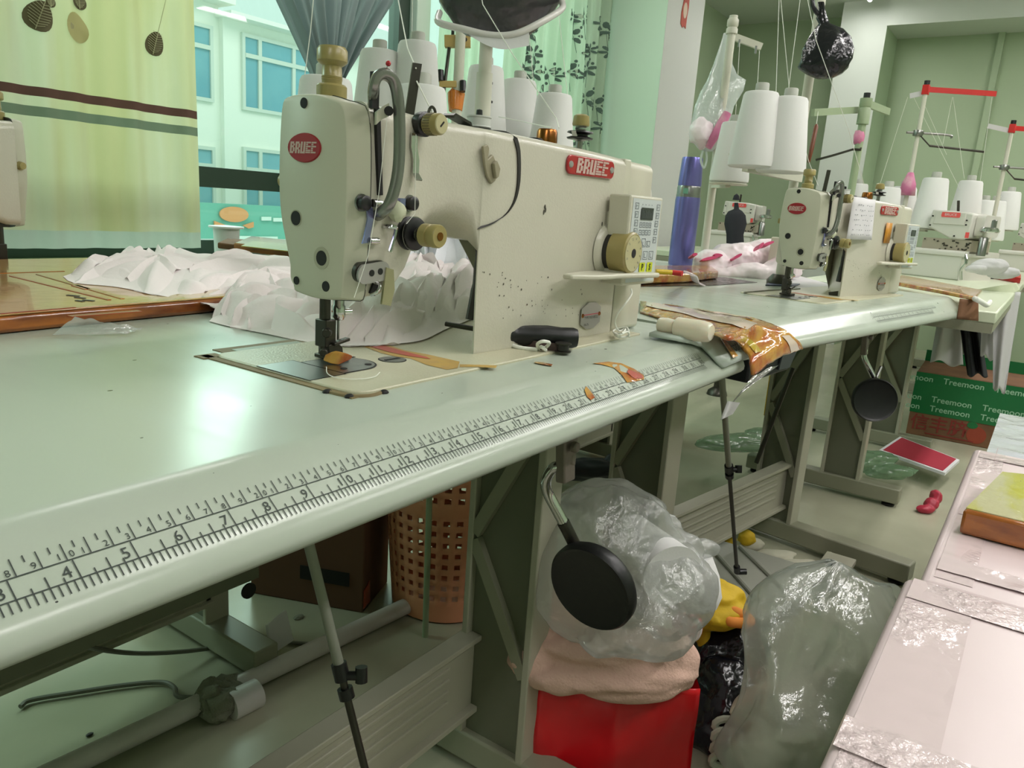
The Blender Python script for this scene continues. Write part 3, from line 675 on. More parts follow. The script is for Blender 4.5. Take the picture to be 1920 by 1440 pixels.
    q = Q(762, 437); b = K(); b.mat(M['black']).lathe([(.0125, 0), (.0135, .002), (.0135, .004), (.009, .006), (.009, .008), (.0130, .0095), (.0130, .011), (.008, .0125)], q, (0,-1,0), 28)
    b.mat(M['steel']).lathe([(.0139, .0085), (.0139, .0092)], q, (0,-1,0), 28); b.build('tension_discs', None, **kw)
    b = K(); b.mat(M['dark_steel']).tube([q+V(.005*math.cos(a*.9), -.0125-.00022*a, .005*math.sin(a*.9)) for a in range(28)], .0009, 6); b.build('tension_spring', None, **kw)
    b = K(); b.mat(M['khaki']).lathe([(.0082, .0185), (.0092, .0195), (.0092, .0265), (.0080, .027), (.0080, .029), (.0094, .0295), (.0094, .0345), (.0085, .036), (0, .036)], q, (0,-1,0), 20)
    b.mat(M['brass']).lathe([(.0034, .036), (.0034, .0366)], q, (0,-1,0), 14); b.build('tension_knob', None, **kw)
    q = Q(698, 511, .004); pl = []
    for k in range(20):
        a = 2*math.pi*k/20; pl.append(((.0095 if math.cos(a) > 0 else -.0095)+.0078*math.cos(a), .0078*math.sin(a)))
    b = K(); b.mat(M['dark_steel']).prism(pl, q+V(-.0012, .004, .001), (.97,0,.05), UZ, (0,-.0035,0)); b.mat(M['plate_metal']).prism(pl, q, (.98,0,.08), UZ, (0,-.0022,0))
    b.mat(M['black'])
    for u in (697, 713): p = P(u, 512 if u < 700 else 509, y=q.y-.0022); b.cyl(p, p+V(0,-.0005,0), .0026, 14)
    b.build('guide_cover', None, **kw)
    K().tube(smooth([Q(700, 528, .002), Q(712, 535, .010), Q(706, 548, .010), Q(695, 553, .004)], 4), .0013, 8).build('wire_guide', M['chrome'], **kw)
    K().prism([(-.006,-.015),(.004,-.017),(.008,-.004),(.006,.012),(-.002,.014)], P(724, 534, y=.030), (1,0,0), UZ, (0,-.002,0)).build('finger_guard', M['khaki_clear'], **kw)
    K().bar(Q(706, 528, .001), Q(697, 552, .001), .006, .002, (0,1,0)).build('thread_recess', M['hole'], **kw)
    # presser bar, foot, needle bar, needle
    b = K(); b.mat(M['dark_steel']).box((.396, .1, .0625), (.433, .114, .067)); b.build('needle_bar_bush', None, **kw)
    qx = P(609, 620, y=.107).x
    K().cyl((qx, .107, .012), (qx, .107, .07), .0048, 14).build('presser_bar', M['dark_steel'], **kw)
    b = K(); b.box((qx-.006, .099, .014), (qx+.006, .113, .038)); b.cyl((qx-.004, .099, .028), (qx-.010, .094, .028), .0042, 12); b.cyl((qx-.006, .1, .011), (qx-.012, .095, .011), .0035, 12); b.build('presser_clamp', M['dark_steel'], bevel=.001, **kw)
    b = K(); b.box((qx-.004, .090, .0032), (qx+.014, .116, .0068)); b.prism([(0,.006),(.0,.016),(.008,.019),(.016,.013),(.017,.006)], (qx-.003, .098, 0), (1,0,0), UZ, (0,.014,0)); b.bar((qx, .097, .017), (qx+.018, .097, .020), .006, .003)
    b.build('presser_foot', M['dark_steel'], bevel=.0008, **kw)
    nx = P(634, 620, y=.107).x
    b = K(); b.lathe([(.0045, .0), (.0062, .003), (.0062, .012), (.0052, .0135), (.0052, .032)], (nx, .107, .036), UZ, 18); b.cyl((nx+.004, .105, .043), (nx+.011, .103, .043), .0032, 10); b.build('needle_bar', M['chrome'], **kw)
    K().lathe([(.0011, .0), (.0011, .026), (.0007, .031), (.0003, .036)], (nx, .107, .037), (0,0,-1), 8).build('needle', M['steel'], **kw)
    K().lathe([(.006, 0), (.0075, .004), (.005, .008)], (nx, .107, .0605), UZ, 12).build('bar_collar', M['black'], **kw)
    # black gasket round the arm and along the column's inner edge
    pts = [Q(u, v, .0004) for u, v in ((967,262),(972,285),(973,320),(971,350),(964,378),(950,400),(930,415),(912,423),(898,427))]
    pts = [V(pts[0].x-.012, .13, .2122), V(pts[0].x-.006, .060, .2122), V(pts[0].x-.002, .047, .2105)]+smooth(pts, 4)
    K().strip(pts, .0052, .0016, (.8,0,.5)).build('arm_gasket', M['gasket'], **kw)
    K().tube(smooth([P(893, 432, y=.052), P(899, 452, y=.052), P(898, 500, y=.052), P(894, 545, y=.052), P(884, 600, y=.052)], 4), [.002]*4+[.004]*4+[.005]*4+[.006]*5, 8).build('column_gasket', M['gasket'], **kw)
    # bracket on the arm, maker's plate, type plate
    pl = [(-.0125,.0165),(-.006,.019),(-.003,.016),(-.004,.006),(.003,.011),(.0125,.000),(.0095,-.012),(.0035,-.0155),(-.004,-.009),(-.0085,.001)]
    q = Q(915, 312, .0005); b = K(); b.prism([(a, c) for a, c in pl], q, UX, UZ, (0,-.003,0)); b.prism([(a*.62+.003, c*.62-.001) for a, c in pl[3:8]], q+V(0,-.003,0), UX, UZ, (0,-.004,0)); b.build('arm_bracket', M['khaki_grey'], bevel=.0008, **kw)
    A, B = Q(1060, 308), Q(1148, 319); q = (A+B)/2; y = q.y-.0008; hl = (B.x-A.x)/2
    ang = math.atan2(B.y-A.y, B.x-A.x); Ux = V(math.cos(ang), math.sin(ang), 0); Ny = V(math.sin(ang), -math.cos(ang), 0)
    pl = []
    for k in range(24):
        a = 2*math.pi*k/24; c = math.cos(a); pl.append(((hl-.0075)*(1 if c > 0 else -1)+.0095*c*.8, .0100*math.copysign(abs(math.sin(a))**.75, math.sin(a))))
    mp = K().prism(pl, q, Ux, UZ, Ny*.003).build('maker_plate', M['red'], bevel=.001, **kw)
    b = K(); bruce(b, q+Ny*.0034+Ux*.002, Ux, UZ, .0155, .98); b.build('plate_lettering', M['silver_ink'], mp, local=True)
    for s in (-1, 1): p = q+Ux*s*(hl-.006); K().lathe([(.0036, 0), (.0030, .0012), (0, .0016)], p+Ny*.003, Ny, 14).build('rivet', M['plate_metal'], mp, local=True)
    q = Q(1107, 593, .0008); pl = [(-.0225,-.008),(-.0225,.010),(-.008,.0165),(.008,.0165),(.0225,.010),(.0225,-.008),(.008,-.0145),(-.008,-.0145)]
    tp = K().prism(pl, q, UX, UZ, (0,-.0008,0)).build('type_plate', M['plate_metal'], **kw)
    b = K(); b.text('TYPE  R5210ECQ', .0042, q+V(0,-.0012,-.001), UX, UZ); b.text('No.76', .0040, q+V(-.010,-.0012,-.009), UX, UZ); b.build('type_text', M['ink'], tp, local=True)
    K().box(q+V(-.021,-.0012,.0022), q+V(.021,-.001,.0030)).build('type_line', M['pink_ink'], tp, local=True)
    for s in (-1, 1): K().lathe([(.0026, 0), (.002, .001)], q+V(s*.0195, -.0008, .002), (0,-1,0), 12).build('rivet', M['brass'], tp, local=True)
    b = K()
    rnd = random.Random(3)
    for k in range(46):
        u, v = 905+rnd.random()**1.1*190, 505+rnd.random()*92; p = Q(u, v, .0003); r = .0006+.0007*rnd.random()**3
        b.add([p+V(r*math.cos(a)*(.5+rnd.random()*.8), 0, r*math.sin(a)) for a in [1.05*j for j in range(6)]], [tuple(range(6))])
    for u, v in ((1022,388),(1023,394),(1020,398)): p = Q(u, v, .0003); b.add([p+V(.0022*math.cos(a)*(.4+rnd.random()*.5), 0, .0028*math.sin(a)) for a in [1.05*j for j in range(6)]], [tuple(range(6))])
    p = Q(1129, 420, .0003); b.add([p+V(.0014*math.cos(a), 0, .0026*math.sin(a)) for a in [.8*j for j in range(8)]], [tuple(range(8))])
    b.build('paint_speck', M['chip'], **kw)
    # stitch length dial
    q = Q(1137, 470); c = V(q.x, q.y, q.z); b = K(); b.mat(M['enamel']).lathe([(.031, 0), (.028, .004), (.024, .006)], c, (0,-1,0), 30); b.mat(M['gasket']).lathe([(.0225, .006), (.0225, .0115)], c, (0,-1,0), 30); b.build('dial_boss', None, **kw)
    b = K(); b.mat(M['khaki']).lathe([(.0215, .0112), (.0238, .0125), (.0242, .030), (.0235, .0335), (.0215, .035), (.0205, .0345)], c, (0,-1,0), 36); b.mat(M['dial_face']).lathe([(.0205, .0345), (.0205, .0352), (.0, .0352)], c, (0,-1,0), 32, closed=False); b.mat(M['hole']).lathe([(.0052, .0353), (.0052, .0356)], c, (0,-1,0), 16)
    dl = b.build('stitch_dial', None, **kw); b = K()
    for k, s in enumerate('0123456789'):
        a = math.radians(200-30*k); U = V(math.sin(a), 0, -math.cos(a)); W = V(math.cos(a), 0, math.sin(a)); b.text(s, .0046, c+V(0,-.0356,0)+W*.0165, U, W)
    b.build('dial_numerals', M['key_ink'], dl, local=True)
    # motor housing, tapered end cover, gap
    b = K(); b.box((.786, .034, .001), (.802, .135, .195)); b.build('housing_gap', M['hole'], **kw)
    b = K(); b.loft([[(x, p, q) for p, q in rrect(y0, y1, 0, zt, .010, 5, .004)] for x, y0, y1, zt in ((.788,.036,.14,.206),(.790,.032,.14,.2065),(.80,.0305,.14,.2065))])
    b = K(); b.loft([[(x, p, q) for p, q in rrect(y0, y1, z0, zt, .010, 5, .006)] for x, y0, y1, z0, zt in ((.799,.031,.14,.002,.206),(.801,.0295,.14,.001,.2065),(.868,.0295,.14,.001,.2055),(.872,.034,.138,.004,.202))]).build('motor_housing', M['enamel_smooth'], ang=50, **kw)
    K().loft([[(x, p, q) for p, q in rrect(.080-r, .080+r, zc-r*.92, zc+r*.92, r*.45, 6)] for x, r, zc in ((.787,.046,.16),(.870,.0465,.157),(.895,.040,.150),(.915,.030,.145),(.917,.01,.145))]).build('motor_cover', M['white_enamel'], ang=50, **kw)
    K().box((.786, .0265, .125), (.802, .05, .2068)).build('column_joint', M['enamel_smooth'], bevel=.002, **kw)
    # control panel
    y = -.004; TL, TR, BR, BL = [P(u, v, y=y) for u, v in ((1185,366),(1243,370),(1227,536),(1168,524))]
    pw = (TR-TL+BR-BL)/2; x0 = (TL.x+BL.x)/2; x1 = (TR.x+BR.x)/2; z1 = (TL.z+TR.z)/2; z0 = (BL.z+BR.z)/2-.002
    pn = K().box((x0, y, z0), (x1, y+.028, z1)).build('control_panel', M['enamel_smooth'], bevel=.0025, **kw)
    K().box((x0+.006, y+.028, z0+.03), (x1-.02, .055, z1-.02)).build('panel_bracket', M['enamel_smooth'], pn, local=True)
    W_, H_ = x1-x0, z1-z0
    def pt(s, r, l=.0003): return V(x0+W_*(.06+.88*s), y-l, z1-H_*(.035+.93*r))
    def rect(b, s0, s1, r0, r1, l=.0005): b.add([pt(s0, r1, l), pt(s1, r1, l), pt(s1, r0, l), pt(s0, r0, l)], [(0,1,2,3)])
    b = K(); rect(b, 0, 1, 0, 1, .0003); b.build('panel_film', M['panel_grey'], pn, local=True)
    b = K(); rect(b, .29, .72, .10, .245, .0012); b.build('display', M['lcd'], pn, local=True)
    b = K()
    def outline(s0, s1, r0, r1, th=.012):
        rect(b, s0, s1, r0, r0+th*.55); rect(b, s0, s1, r1-th*.55, r1); rect(b, s0, s0+th, r0, r1); rect(b, s1-th, s1, r0, r1)
    for i in range(5):
        for s0 in (.08+.01*i, .84-.005*i): outline(s0, s0+.12, .05+.1*i, .125+.1*i); rect(b, s0+.03, s0+.09, .08+.1*i, .085+.1*i); rect(b, s0+.03, s0+.045, .07+.1*i, .11+.1*i)
    for i in range(4):
        s0 = .29+.11*i; rect(b, s0+.03, s0+.05, .06, .07)
        for r0 in (.275, .365): outline(s0, s0+.085, r0, r0+.065); rect(b, s0+.03, s0+.06, r0+.03, r0+.036)
        rect(b, s0+.038, s0+.048, .29, .325)
    for i in range(3): s0 = .25+.17*i; outline(s0, s0+.14, .47 if i == 1 else .50, .575); rect(b, s0+.04, s0+.1, .55, .558); rect(b, s0+.04, s0+.055, .51, .555)
    for i in range(4): s0 = .10+.21*i; outline(s0, s0+.16, .625, .73); rect(b, s0+.04, s0+.12, .70, .708); rect(b, s0+.04, s0+.055, .65, .705)
    for i in range(9):
        a = .32+.043*i; rect(b, a, a+.006, .12+.02*((i*7) % 5)*.5, .225, .0016)
    b.build('panel_keys', M['key_ink'], pn, local=True)
    for s0, ch in ((.42, 'P'), (.69, 'S')):
        b = K(); rect(b, s0, s0+.20, .765, .885, .0010); kk = b.build('key', M['lime'], pn, local=True)
    b = K()
    for s0, ch in ((.52, 'P'), (.79, 'S')): b.text(ch, .0105, pt(s0, .825, .0014), UX, UZ, bold=.02)
    b.build('key_letters', M['black'], pn, local=True)
    b = K(); b.text('BRUCE', .0062, pt(.64, .94, .0010), UX, UZ, 0, .25, .95, bold=.03); b.build('panel_lettering', M['pink_ink'], pn, local=True)
    # reverse lever
    A, B = P(1076, 521, y=.004), P(1205, 514, y=-.014); z = .0735
    b = K(); pl = [(A.x, .018),(A.x-.001, .006),(A.x+.03, -.006),(A.x+.06, -.010),(A.x+.075, -.008),(.805, -.022),(.812, -.020),(.810, -.010),(.79, .004),(.79, .03),(.75, .03),(A.x+.05, .028)]
    b.prism(pl, (0,0,z), UX, UY, (0,0,.0055)); b.build('reverse_lever', M['enamel_smooth'], bevel=.0018, **kw)
    # along the top of the arm
    p0, p1 = P(768, 211, y=.09), P(782, 119, y=.09); b = K(); b.strip([p0-V(0,0,.01), p0, p1], .0085, .0022, (1,-.5,0)); b.build('thread_post', M['dark_steel'], **kw)
    q = P(810, 213, y=.07); b = K(); b.tube([q+V(.0045*math.cos(a), 0, .0055*math.sin(a)) for a in [k*.42 for k in range(16)]], .0014, 6, cap=False); b.cyl((q.x, q.y, .209), q-V(0,0,.005), .0013, 6); b.build('thread_eyelet', M['dark_steel'], **kw)
    q = Q(786, 233); b = K(); b.mat(M['black']).lathe([(.0092, 0), (.0098, .003), (.0098, .007), (.007, .009)], q, (0,-1,0), 24); b.build('pretension_disc', None, **kw)
    b = K(); b.mat(M['khaki']).lathe([(.0080, .009), (.0084, .010), (.0084, .022), (.0076, .0235)], q, (0,-1,0), 24); b.mat(M['dial_face']).lathe([(.0076, .0235), (.0070, .0242), (0, .0242)], q, (0,-1,0), 20, closed=False); b.mat(M['hole']).bar(q+V(-.002,-.0244,-.002), q+V(.002,-.0244,.002), .0012, .0006, (0,1,0))
    b.build('pretension_knob', None, **kw)
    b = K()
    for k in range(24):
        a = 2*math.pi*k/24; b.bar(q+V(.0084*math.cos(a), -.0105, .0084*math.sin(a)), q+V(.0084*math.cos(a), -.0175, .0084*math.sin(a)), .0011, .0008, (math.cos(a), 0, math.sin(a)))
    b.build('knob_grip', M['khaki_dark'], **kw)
    K().strip([Q(777, 250, .002), Q(776, 275, .002), Q(780, 300, .0025), Q(779, 325, .003), Q(786, 338, .008)], .007, .0012, UX).build('thread_strip', M['chrome'], **kw)
    zt = .2115
    q = P(898, 226, y=.085); c = V(q.x, .085, zt); b = K(); b.mat(M['black']).lathe([(.0135, 0), (.0135, .004), (.012, .005)], c, UZ, 24); b.mat(M['white_plastic']).lathe([(.0115, .005), (.0125, .006), (.0115, .007), (.0115, .014), (.0125, .015), (.0125, .0162), (0, .0162)], c, UZ, 26); b.mat(M['black']).lathe([(.0035, .016), (.003, .022), (.0, .023)], c, UZ, 12); b.build('bobbin_winder', None, **kw)
    q = P(858, 216, y=.085); b = K(); b.strip([V(q.x-.014, .085, zt+.010), V(q.x-.011, .085, zt+.012), V(q.x+.012, .085, zt+.007), V(q.x+.016, .085, zt+.001)], .014, .0025, UY); b.build('winder_lever', M['dark_steel'], **kw)
    for u, v, r, h in ((934,241,.0115,.0055), (1003,256,.0095,.006)):
        q = P(u, v, y=.075); K().lathe([(r, 0), (r, h*.7), (r*.8, h), (0, h)], (q.x, .075, zt-.001), UZ, 22).build('oil_plug', M['rubber'], **kw)
    q = P(1025, 262, y=.075); b = K(); b.mat(M['brass']).lathe([(.0105, 0), (.0105, .004), (.0118, .0045), (.0112, .016), (.0100, .0185), (.0088, .0185), (.0086, .012)], (q.x, .075, zt-.002), UZ, 22); b.build('brass_cup', None, **kw)
    q = P(978, 254, y=.07); b = K()
    for k in range(7): b.sph((q.x-.006+.0022*k, .07+.002*math.sin(k*2.1), zt), .0021, 8)
    b.build('oil_grime', M['gasket'], **kw)
    q = P(1086, 272, y=.075); c = V(q.x, .075, zt-.003); b = K(); b.mat(M['steel']).lathe([(.009, 0), (.007, .004), (.004, .006), (.004, .014), (.008, .016)], c, UZ, 20); b.mat(M['black']).lathe([(.0145, .0165), (.0155, .018), (.009, .020), (.009, .0215), (.0155, .0235), (.0145, .025)], c, UZ, 24)
    b.mat(M['steel']).tube([c+V(.006*math.cos(a*.9), .006*math.sin(a*.9), .025+.0004*a) for a in range(16)], .001, 6); b.mat(M['khaki']).lathe([(.0095, .031), (.0102, .033), (.0090, .042), (.0055, .044), (.0, .0445)], c, UZ, 16); b.build('winder_tension', None, **kw)
    b = K(); b.strip([c+V(-.004,0,.022), c+V(-.015,-.002,.019), c+V(-.018,-.002,.024)], .006, .0012, UY); b.build('winder_hook', M['chrome'], **kw)
    return t
M['steel_paint'] = mat('worn_grey_steel', S(132, 134, 128), .25, .7); M['sponge'] = mat('oil_sponge', S(200, 204, 176), .8); M['khaki_clear'] = mat('clear_khaki_guard', S(150, 148, 112), .2)
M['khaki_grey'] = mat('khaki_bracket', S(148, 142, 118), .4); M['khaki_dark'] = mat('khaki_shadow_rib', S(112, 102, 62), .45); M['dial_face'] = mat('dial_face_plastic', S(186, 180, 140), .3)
M['tape_residue'] = mat('amber_tape_residue', S(186, 148, 62), .35, var=(90, S(176, 140, 70), .4, .6)); M['tape_red'] = mat('red_tape_print', S(176, 66, 40), .4)
SM1 = sewing_machine()
q = t2(.568, 0); SM2 = dup(SM1, q, R2, 'cream sewing machine on the turned second table with a white paper on its arm')
SM3 = dup(SM1, (P(37, 300, y=.88).x+.027, .98, 0), math.pi, 'cream sewing machine facing the window, only the end of its head in view')
# paper sheet and small amber sticker on the second machine; they are taped to it
def s2(x, y, z): a = Vector(t2(.568, 0)); return a+V(math.cos(R2)*(x-MX)-math.sin(R2)*y, math.sin(R2)*(x-MX)+math.cos(R2)*y, z)
M['paper'] = mat('white_note_paper', S(214, 212, 214), .8); M['amber'] = mat('amber_sticker', S(196, 134, 40), .4)
b = MB(); b.grid(lambda u, v: s2(.49+.13*u, .030-.004*math.sin(u*6)-.006*(1-v)*u, .125+.085*v), 10, 6)
o = b.build('paper_note', None, solid=.0004); o.data.materials.append(M['paper']); tag(o, 'white handwritten note hanging on the arm of the second machine', 'paper')
b = MB()
for i in range(7):
    for k in range(9):
        if (i*5+k*3) % 4: A = s2(.50+.012*k, .0245, .195-.010*i); b.bar(A, A+V(.007, 0, .001*((k*7) % 3-1)), .0002, .0014, (0,0,1))
b.build('handwriting', M['key_ink'], o)
b = MB(); b.add([s2(.700, .0265, .120), s2(.735, .0255, .120), s2(.735, .0255, .165), s2(.700, .0265, .165)], [(0,1,2,3)]); o = b.build('amber_label', M['amber'], solid=.0005); tag(o, 'amber sticker on the column of the second machine', 'sticker')
M['snip_brown'] = mat('brown_enamel', S(74, 54, 52), .35); M['navy_ink'] = mat('navy_lettering', S(52, 62, 86), .5); M['pale_tape'] = mat('pale_packing_tape', S(222, 204, 188), .15, coat=.5)
M['milky'] = mat('milky_polythene', S(222, 220, 200), .3); M['yellow_p'] = mat('yellow_plastic', S(214, 180, 40), .35); M['red_p'] = mat('red_plastic', S(200, 42, 40), .35)
M['violet'] = mat('violet_blue_metal', S(122, 118, 186), .28, .8)
M['orange_wrap'] = mat('orange_plastic_wrap', S(206, 120, 44), .25, coat=.3, bump=(50, .5, .005)); M['charcoal'] = mat('charcoal_fabric_in_film', S(44, 44, 48), .3, coat=.5, bump=(24, .7, .012), var=(4, S(60, 58, 60), .4, .7, (5, 5, 1)))
M['parcel_clear'] = mat('milky_bag_hem', S(204, 202, 198), .25); M['bag_film'] = film('carrier_bag_film', S(236, 242, 240), .62, .12, (26, .7, .01)); M['pink_cloth'] = mat('rose_pink_cloth', S(206, 120, 158), .5, bump=(40, .4, .004), var=(14, S(216, 168, 180), .45, .6))
M['pole_green'] = mat('pale_green_stand_paint', S(150, 166, 134), .5); M['awl_wood'] = mat('brown_handle', S(112, 60, 34), .4); M['looper'] = mat('looper_housing_metal', S(176, 164, 148), .35, .3); M['coral'] = mat('coral_badge', S(226, 84, 84), .4)
M['form_black'] = mat('dress_form_jersey', S(34, 36, 42), .85)
M['pipe'] = mat('dusty_white_pipe', S(222, 216, 216), .4, var=(6, S(196, 190, 182), .4, .7)); M['cable'] = mat('grey_cable', S(112, 112, 102), .5); M['lint'] = mat('grey_lint', S(134, 134, 118), .95, bump=(200, .8, .004)); M['rod_grey'] = mat('grey_rod_paint', S(140, 142, 130), .45)
M['treadle'] = mat('grey_treadle', S(150, 152, 140), .4, bump=(120, .2, .001)); M['worn_metal'] = mat('worn_cast_metal', S(130, 120, 112), .5, .4, bump=(90, .5, .002)); M['box_navy'] = mat('navy_box', S(30, 32, 42), .45); M['box_grey'] = mat('slate_label', S(96, 102, 118), .4)
M['peach'] = mat('peach_plastic', S(226, 156, 120), .4); M['card_dark'] = mat('dark_cardboard', S(104, 72, 52), .85); M['gift_red'] = mat('glossy_red_paper', S(206, 20, 30), .3, coat=.3); M['gift_white'] = mat('white_card', S(206, 204, 200), .6)
M['fleece'] = mat('pale_pink_fleece', S(206, 172, 156), .95, bump=(260, .5, .003), spec=.1); M['film_bag'] = film('crumpled_bag_film', S(240, 244, 240), .36, .2, (55, 1.0, .006), .6); M['film_sack'] = film('sack_film', S(224, 232, 224), .38, .18, (30, .7, .008), .6); M['sack_in'] = mat('pale_cloth_in_sack', S(186, 184, 164), .9)
M['yellow_cl'] = mat('yellow_fabric', S(206, 172, 30), .7, bump=(60, .4, .004)); M['orange_cl'] = mat('orange_rib', S(226, 140, 56), .8); M['rope'] = mat('white_cord', S(172, 176, 158), .8)
M['bench_pink'] = mat('pale_pink_padding', S(222, 204, 206), .34, coat=.3, bump=(9, .12, .01)); M['bench_tape'] = mat('clear_tape_over_pink', S(222, 204, 206), .10, coat=.3, bump=(95, 1.0, .010, 9)); M['crease'] = mat('fold_line', S(150, 128, 128), .6)
M['packet_top'] = mat('packet_clear_tape', S(206, 200, 160), .1, coat=.8, bump=(40, .6, .004), var=(8, S(196, 192, 72), .45, .62, (1, 3, 1))); M['wrap_grey'] = mat('grey_film_wrap', S(150, 146, 156), .3, bump=(14, .4, .012)); M['wrap_top'] = mat('pale_film_wrap', S(214, 218, 226), .12, coat=.8, bump=(18, .6, .012))
M['green_tape'] = mat('green_printed_tape', S(20, 104, 56), .3); M['tape_text'] = mat('pale_tape_lettering', S(150, 190, 160), .4); M['card_red'] = mat('red_carton_ink', S(128, 44, 36), .8); M['card_orange'] = mat('orange_carton_print', S(146, 62, 40), .8)
M['ivory_cl'] = cloth('ivory_cloth', S(220, 226, 200), .2); M['green_p'] = mat('green_plastic', S(40, 130, 80), .35); M['blue_p'] = mat('blue_plastic', S(52, 84, 160), .35); M['rose'] = mat('rose_red', S(168, 40, 62), .5); M['green_film'] = film('green_plastic_film', S(150, 190, 150), .6, .15, (20, .7, .02))
# ================================================================ things lying on the tables
def prof_z(y):
    if y >= -.05: return 0.0
    pts = PROF[1:10]
    for (a, za), (c, zc) in zip(pts, pts[1:]):
        if c <= y <= a: return za+(zc-za)*(y-a)/(c-a)
    return PROF[9][1]
def TT(u, v, lift=.0006):                 # point on the first table's surface (flat or sloping edge)
    z = 0
    for _ in range(14): q = P(u, v, z=z+lift); z = .5*z+.5*prof_z(q.y)
    return q
M['amber_tape'] = mat('amber_packing_tape', S(200, 152, 70), .12, coat=.6, bump=(45, .8, .005), var=(26, S(168, 82, 40), .42, .64, (1, 2.2, 1)))
M['amber_side'] = mat('amber_taped_edge', S(176, 104, 42), .2, coat=.5, bump=(60, .4, .002), var=(14, S(120, 60, 26), .4, .65, (1, 1, 4)))
M['tan_board'] = mat('taped_tan_board', S(186, 138, 92), .16, coat=.5, bump=(22, .35, .004), var=(5, S(192, 166, 80), .48, .66, (1, 2.2, 1)))
M['red_strip'] = mat('red_tape_strip', S(168, 60, 36), .2, coat=.4)
M['yellow_strip'] = mat('yellow_tape_strip', S(196, 178, 74), .15, coat=.5)
M['chiffon'] = cloth('pale_pink_chiffon', S(250, 241, 241), .12, (120, .3, .002))
M['tulle'] = cloth('white_tulle', S(240, 242, 246), .12, (220, .5, .002))
M['clear'] = film('clear_plastic', S(222, 222, 222), .55, .10, (60, .7, .006))
def slab(b, pts, z0, z1):
    n = len(pts); vs = [(p[0], p[1], z0) for p in pts]+[(p[0], p[1], z1) for p in pts]
    return b.add(vs, [tuple(range(n-1, -1, -1)), tuple(range(n, 2*n))]+[(i, (i+1) % n, n+(i+1) % n, n+i) for i in range(n)])
# big taped board under the fabric
t = thing('taped_cardboard', 'large cardboard sheet covered in amber tape under the white fabric', 'cardboard', P(200, 585, z=0))
c = [P(-70, 636, z=0), P(150, 612, z=0), P(428, 584, z=0), P(600, 528, z=0), P(300, 500, z=0), P(-70, 510, z=0)]
b = MB(); b.mat(M['amber_side']); slab(b, c, .0006, .017); o = b.build('taped_edge', None, t, bevel=.004)
b = MB(); slab(b, [c[i]+(V(.35, .4, 0)-c[i])*.03 for i in range(6)], .0165, .0185); b.build('taped_face', M['tan_board'], t, bevel=.001)
b = MB()
for (u0, v0), (u1, v1), m, wd in (((20, 517), (205, 562), 'red_strip', .004), ((70, 514), (230, 560), 'amber_side', .004), ((0, 588), (140, 576), 'red_strip', .004), ((130, 593), (262, 583), 'red_strip', .009), ((0, 512), (120, 508), 'amber_side', .004), ((140, 535), (165, 542), 'red_strip', .008)):
    b.mat(M[m]).bar(P(u0, v0, z=.0188), P(u1, v1, z=.0188), wd, .0006)
b.build('tape_strips', None, t)
b = MB().mat(M['ink'])
for u, v, w_ in ((137, 553, 22), (150, 557, 18), (166, 562, 20), (150, 563, 14)): b.bar(P(u-w_/2, v, z=.0189), P(u+w_/2, v+2, z=.0189), .004, .0005)
b.build('printed_mark', None, t)
# heaps of thin white fabric behind the needle
def heap(name, label, front, back, hts, amp, seed, m, nu=120, nv=80, freq=17, fine=45, grp=None, lowfreq=5, folds=60):
    fr, bk = smooth(front, 8), smooth(back, 8)
    def samp(c, s): x = s*(len(c)-1); i = min(int(x), len(c)-2); return c[i].lerp(c[i+1], x-i)
    def fn(s, v, edge=True):
        s, v = min(1, max(0, s)), min(1, max(0, v)); a, c = samp(fr, s), samp(bk, s); p = a.lerp(c, v)
        x = s*(len(hts)-1); i = min(int(x), len(hts)-2); h = hts[i]+(hts[i+1]-hts[i])*(x-i)
        sm = min(1, v/.30); e = sm*sm*(3-2*sm)*min(1, (1-v)/.15+.05)**.6*min(1, s/.06+.06)**.6*min(1, (1-s)/.06+.1)**.5
        q = V(p.x, p.y, seed); hill = math.sin(math.pi*min(1, max(0, .08+.84*v)))**.7
        wq = q*freq+V(noise.noise(q*freq*.6), noise.noise(q*freq*.6+V(9, 0, 0)), 0)*1.6
        p = p.copy(); p.z += e*(h*hill*(.7+.4*noise.noise(q*lowfreq))+amp*.35*(1-abs(noise.noise(wq*.8))*1.9)*(.4+.6*hill))+.0012
        return p
    b = MB(); b.grid(fn, nu, nv); rnd = random.Random(int(seed*10))
    for k in range(folds):
        s0, v0 = .04+.92*rnd.random(), .05+.85*rnd.random()**.8; a = rnd.gauss(.15, .75); L = .10+.16*rnd.random(); w_ = .035+.05*rnd.random(); h = amp*(.45+.75*rnd.random()); lean = rnd.uniform(-.6, .6); bend = rnd.uniform(-.5, .5)
        ca, sa = math.cos(a), math.sin(a)*2.2
        def tent(t, c):
            d = t-.5; ds = d*L*ca; dv = d*L*sa+bend*L*d*d; wv = (2*c-1)*w_*(.55+.45*math.sin(math.pi*t)); q = fn(s0+ds-wv*sa*.35, v0+dv+wv*abs(ca)*1.9)
            y = abs(2*c-1); hh = h*max(0, 1-y**.85)*math.sin(math.pi*min(1, max(0, .06+.88*t)))**.6; vv = min(1, (v0+dv+wv*1.9)/.08) if v0 < .3 else 1
            q.z += hh*max(.15, min(1, vv))-.0012; q.x += lean*hh*.7; q.y -= abs(lean)*hh*.5+.003*noise.noise(V(t*4, c*2, k)); return q
        b.grid(tent, 12, 12)
    return tag(b.build(name, m, ang=75), label, 'fabric', grp)
z = .018
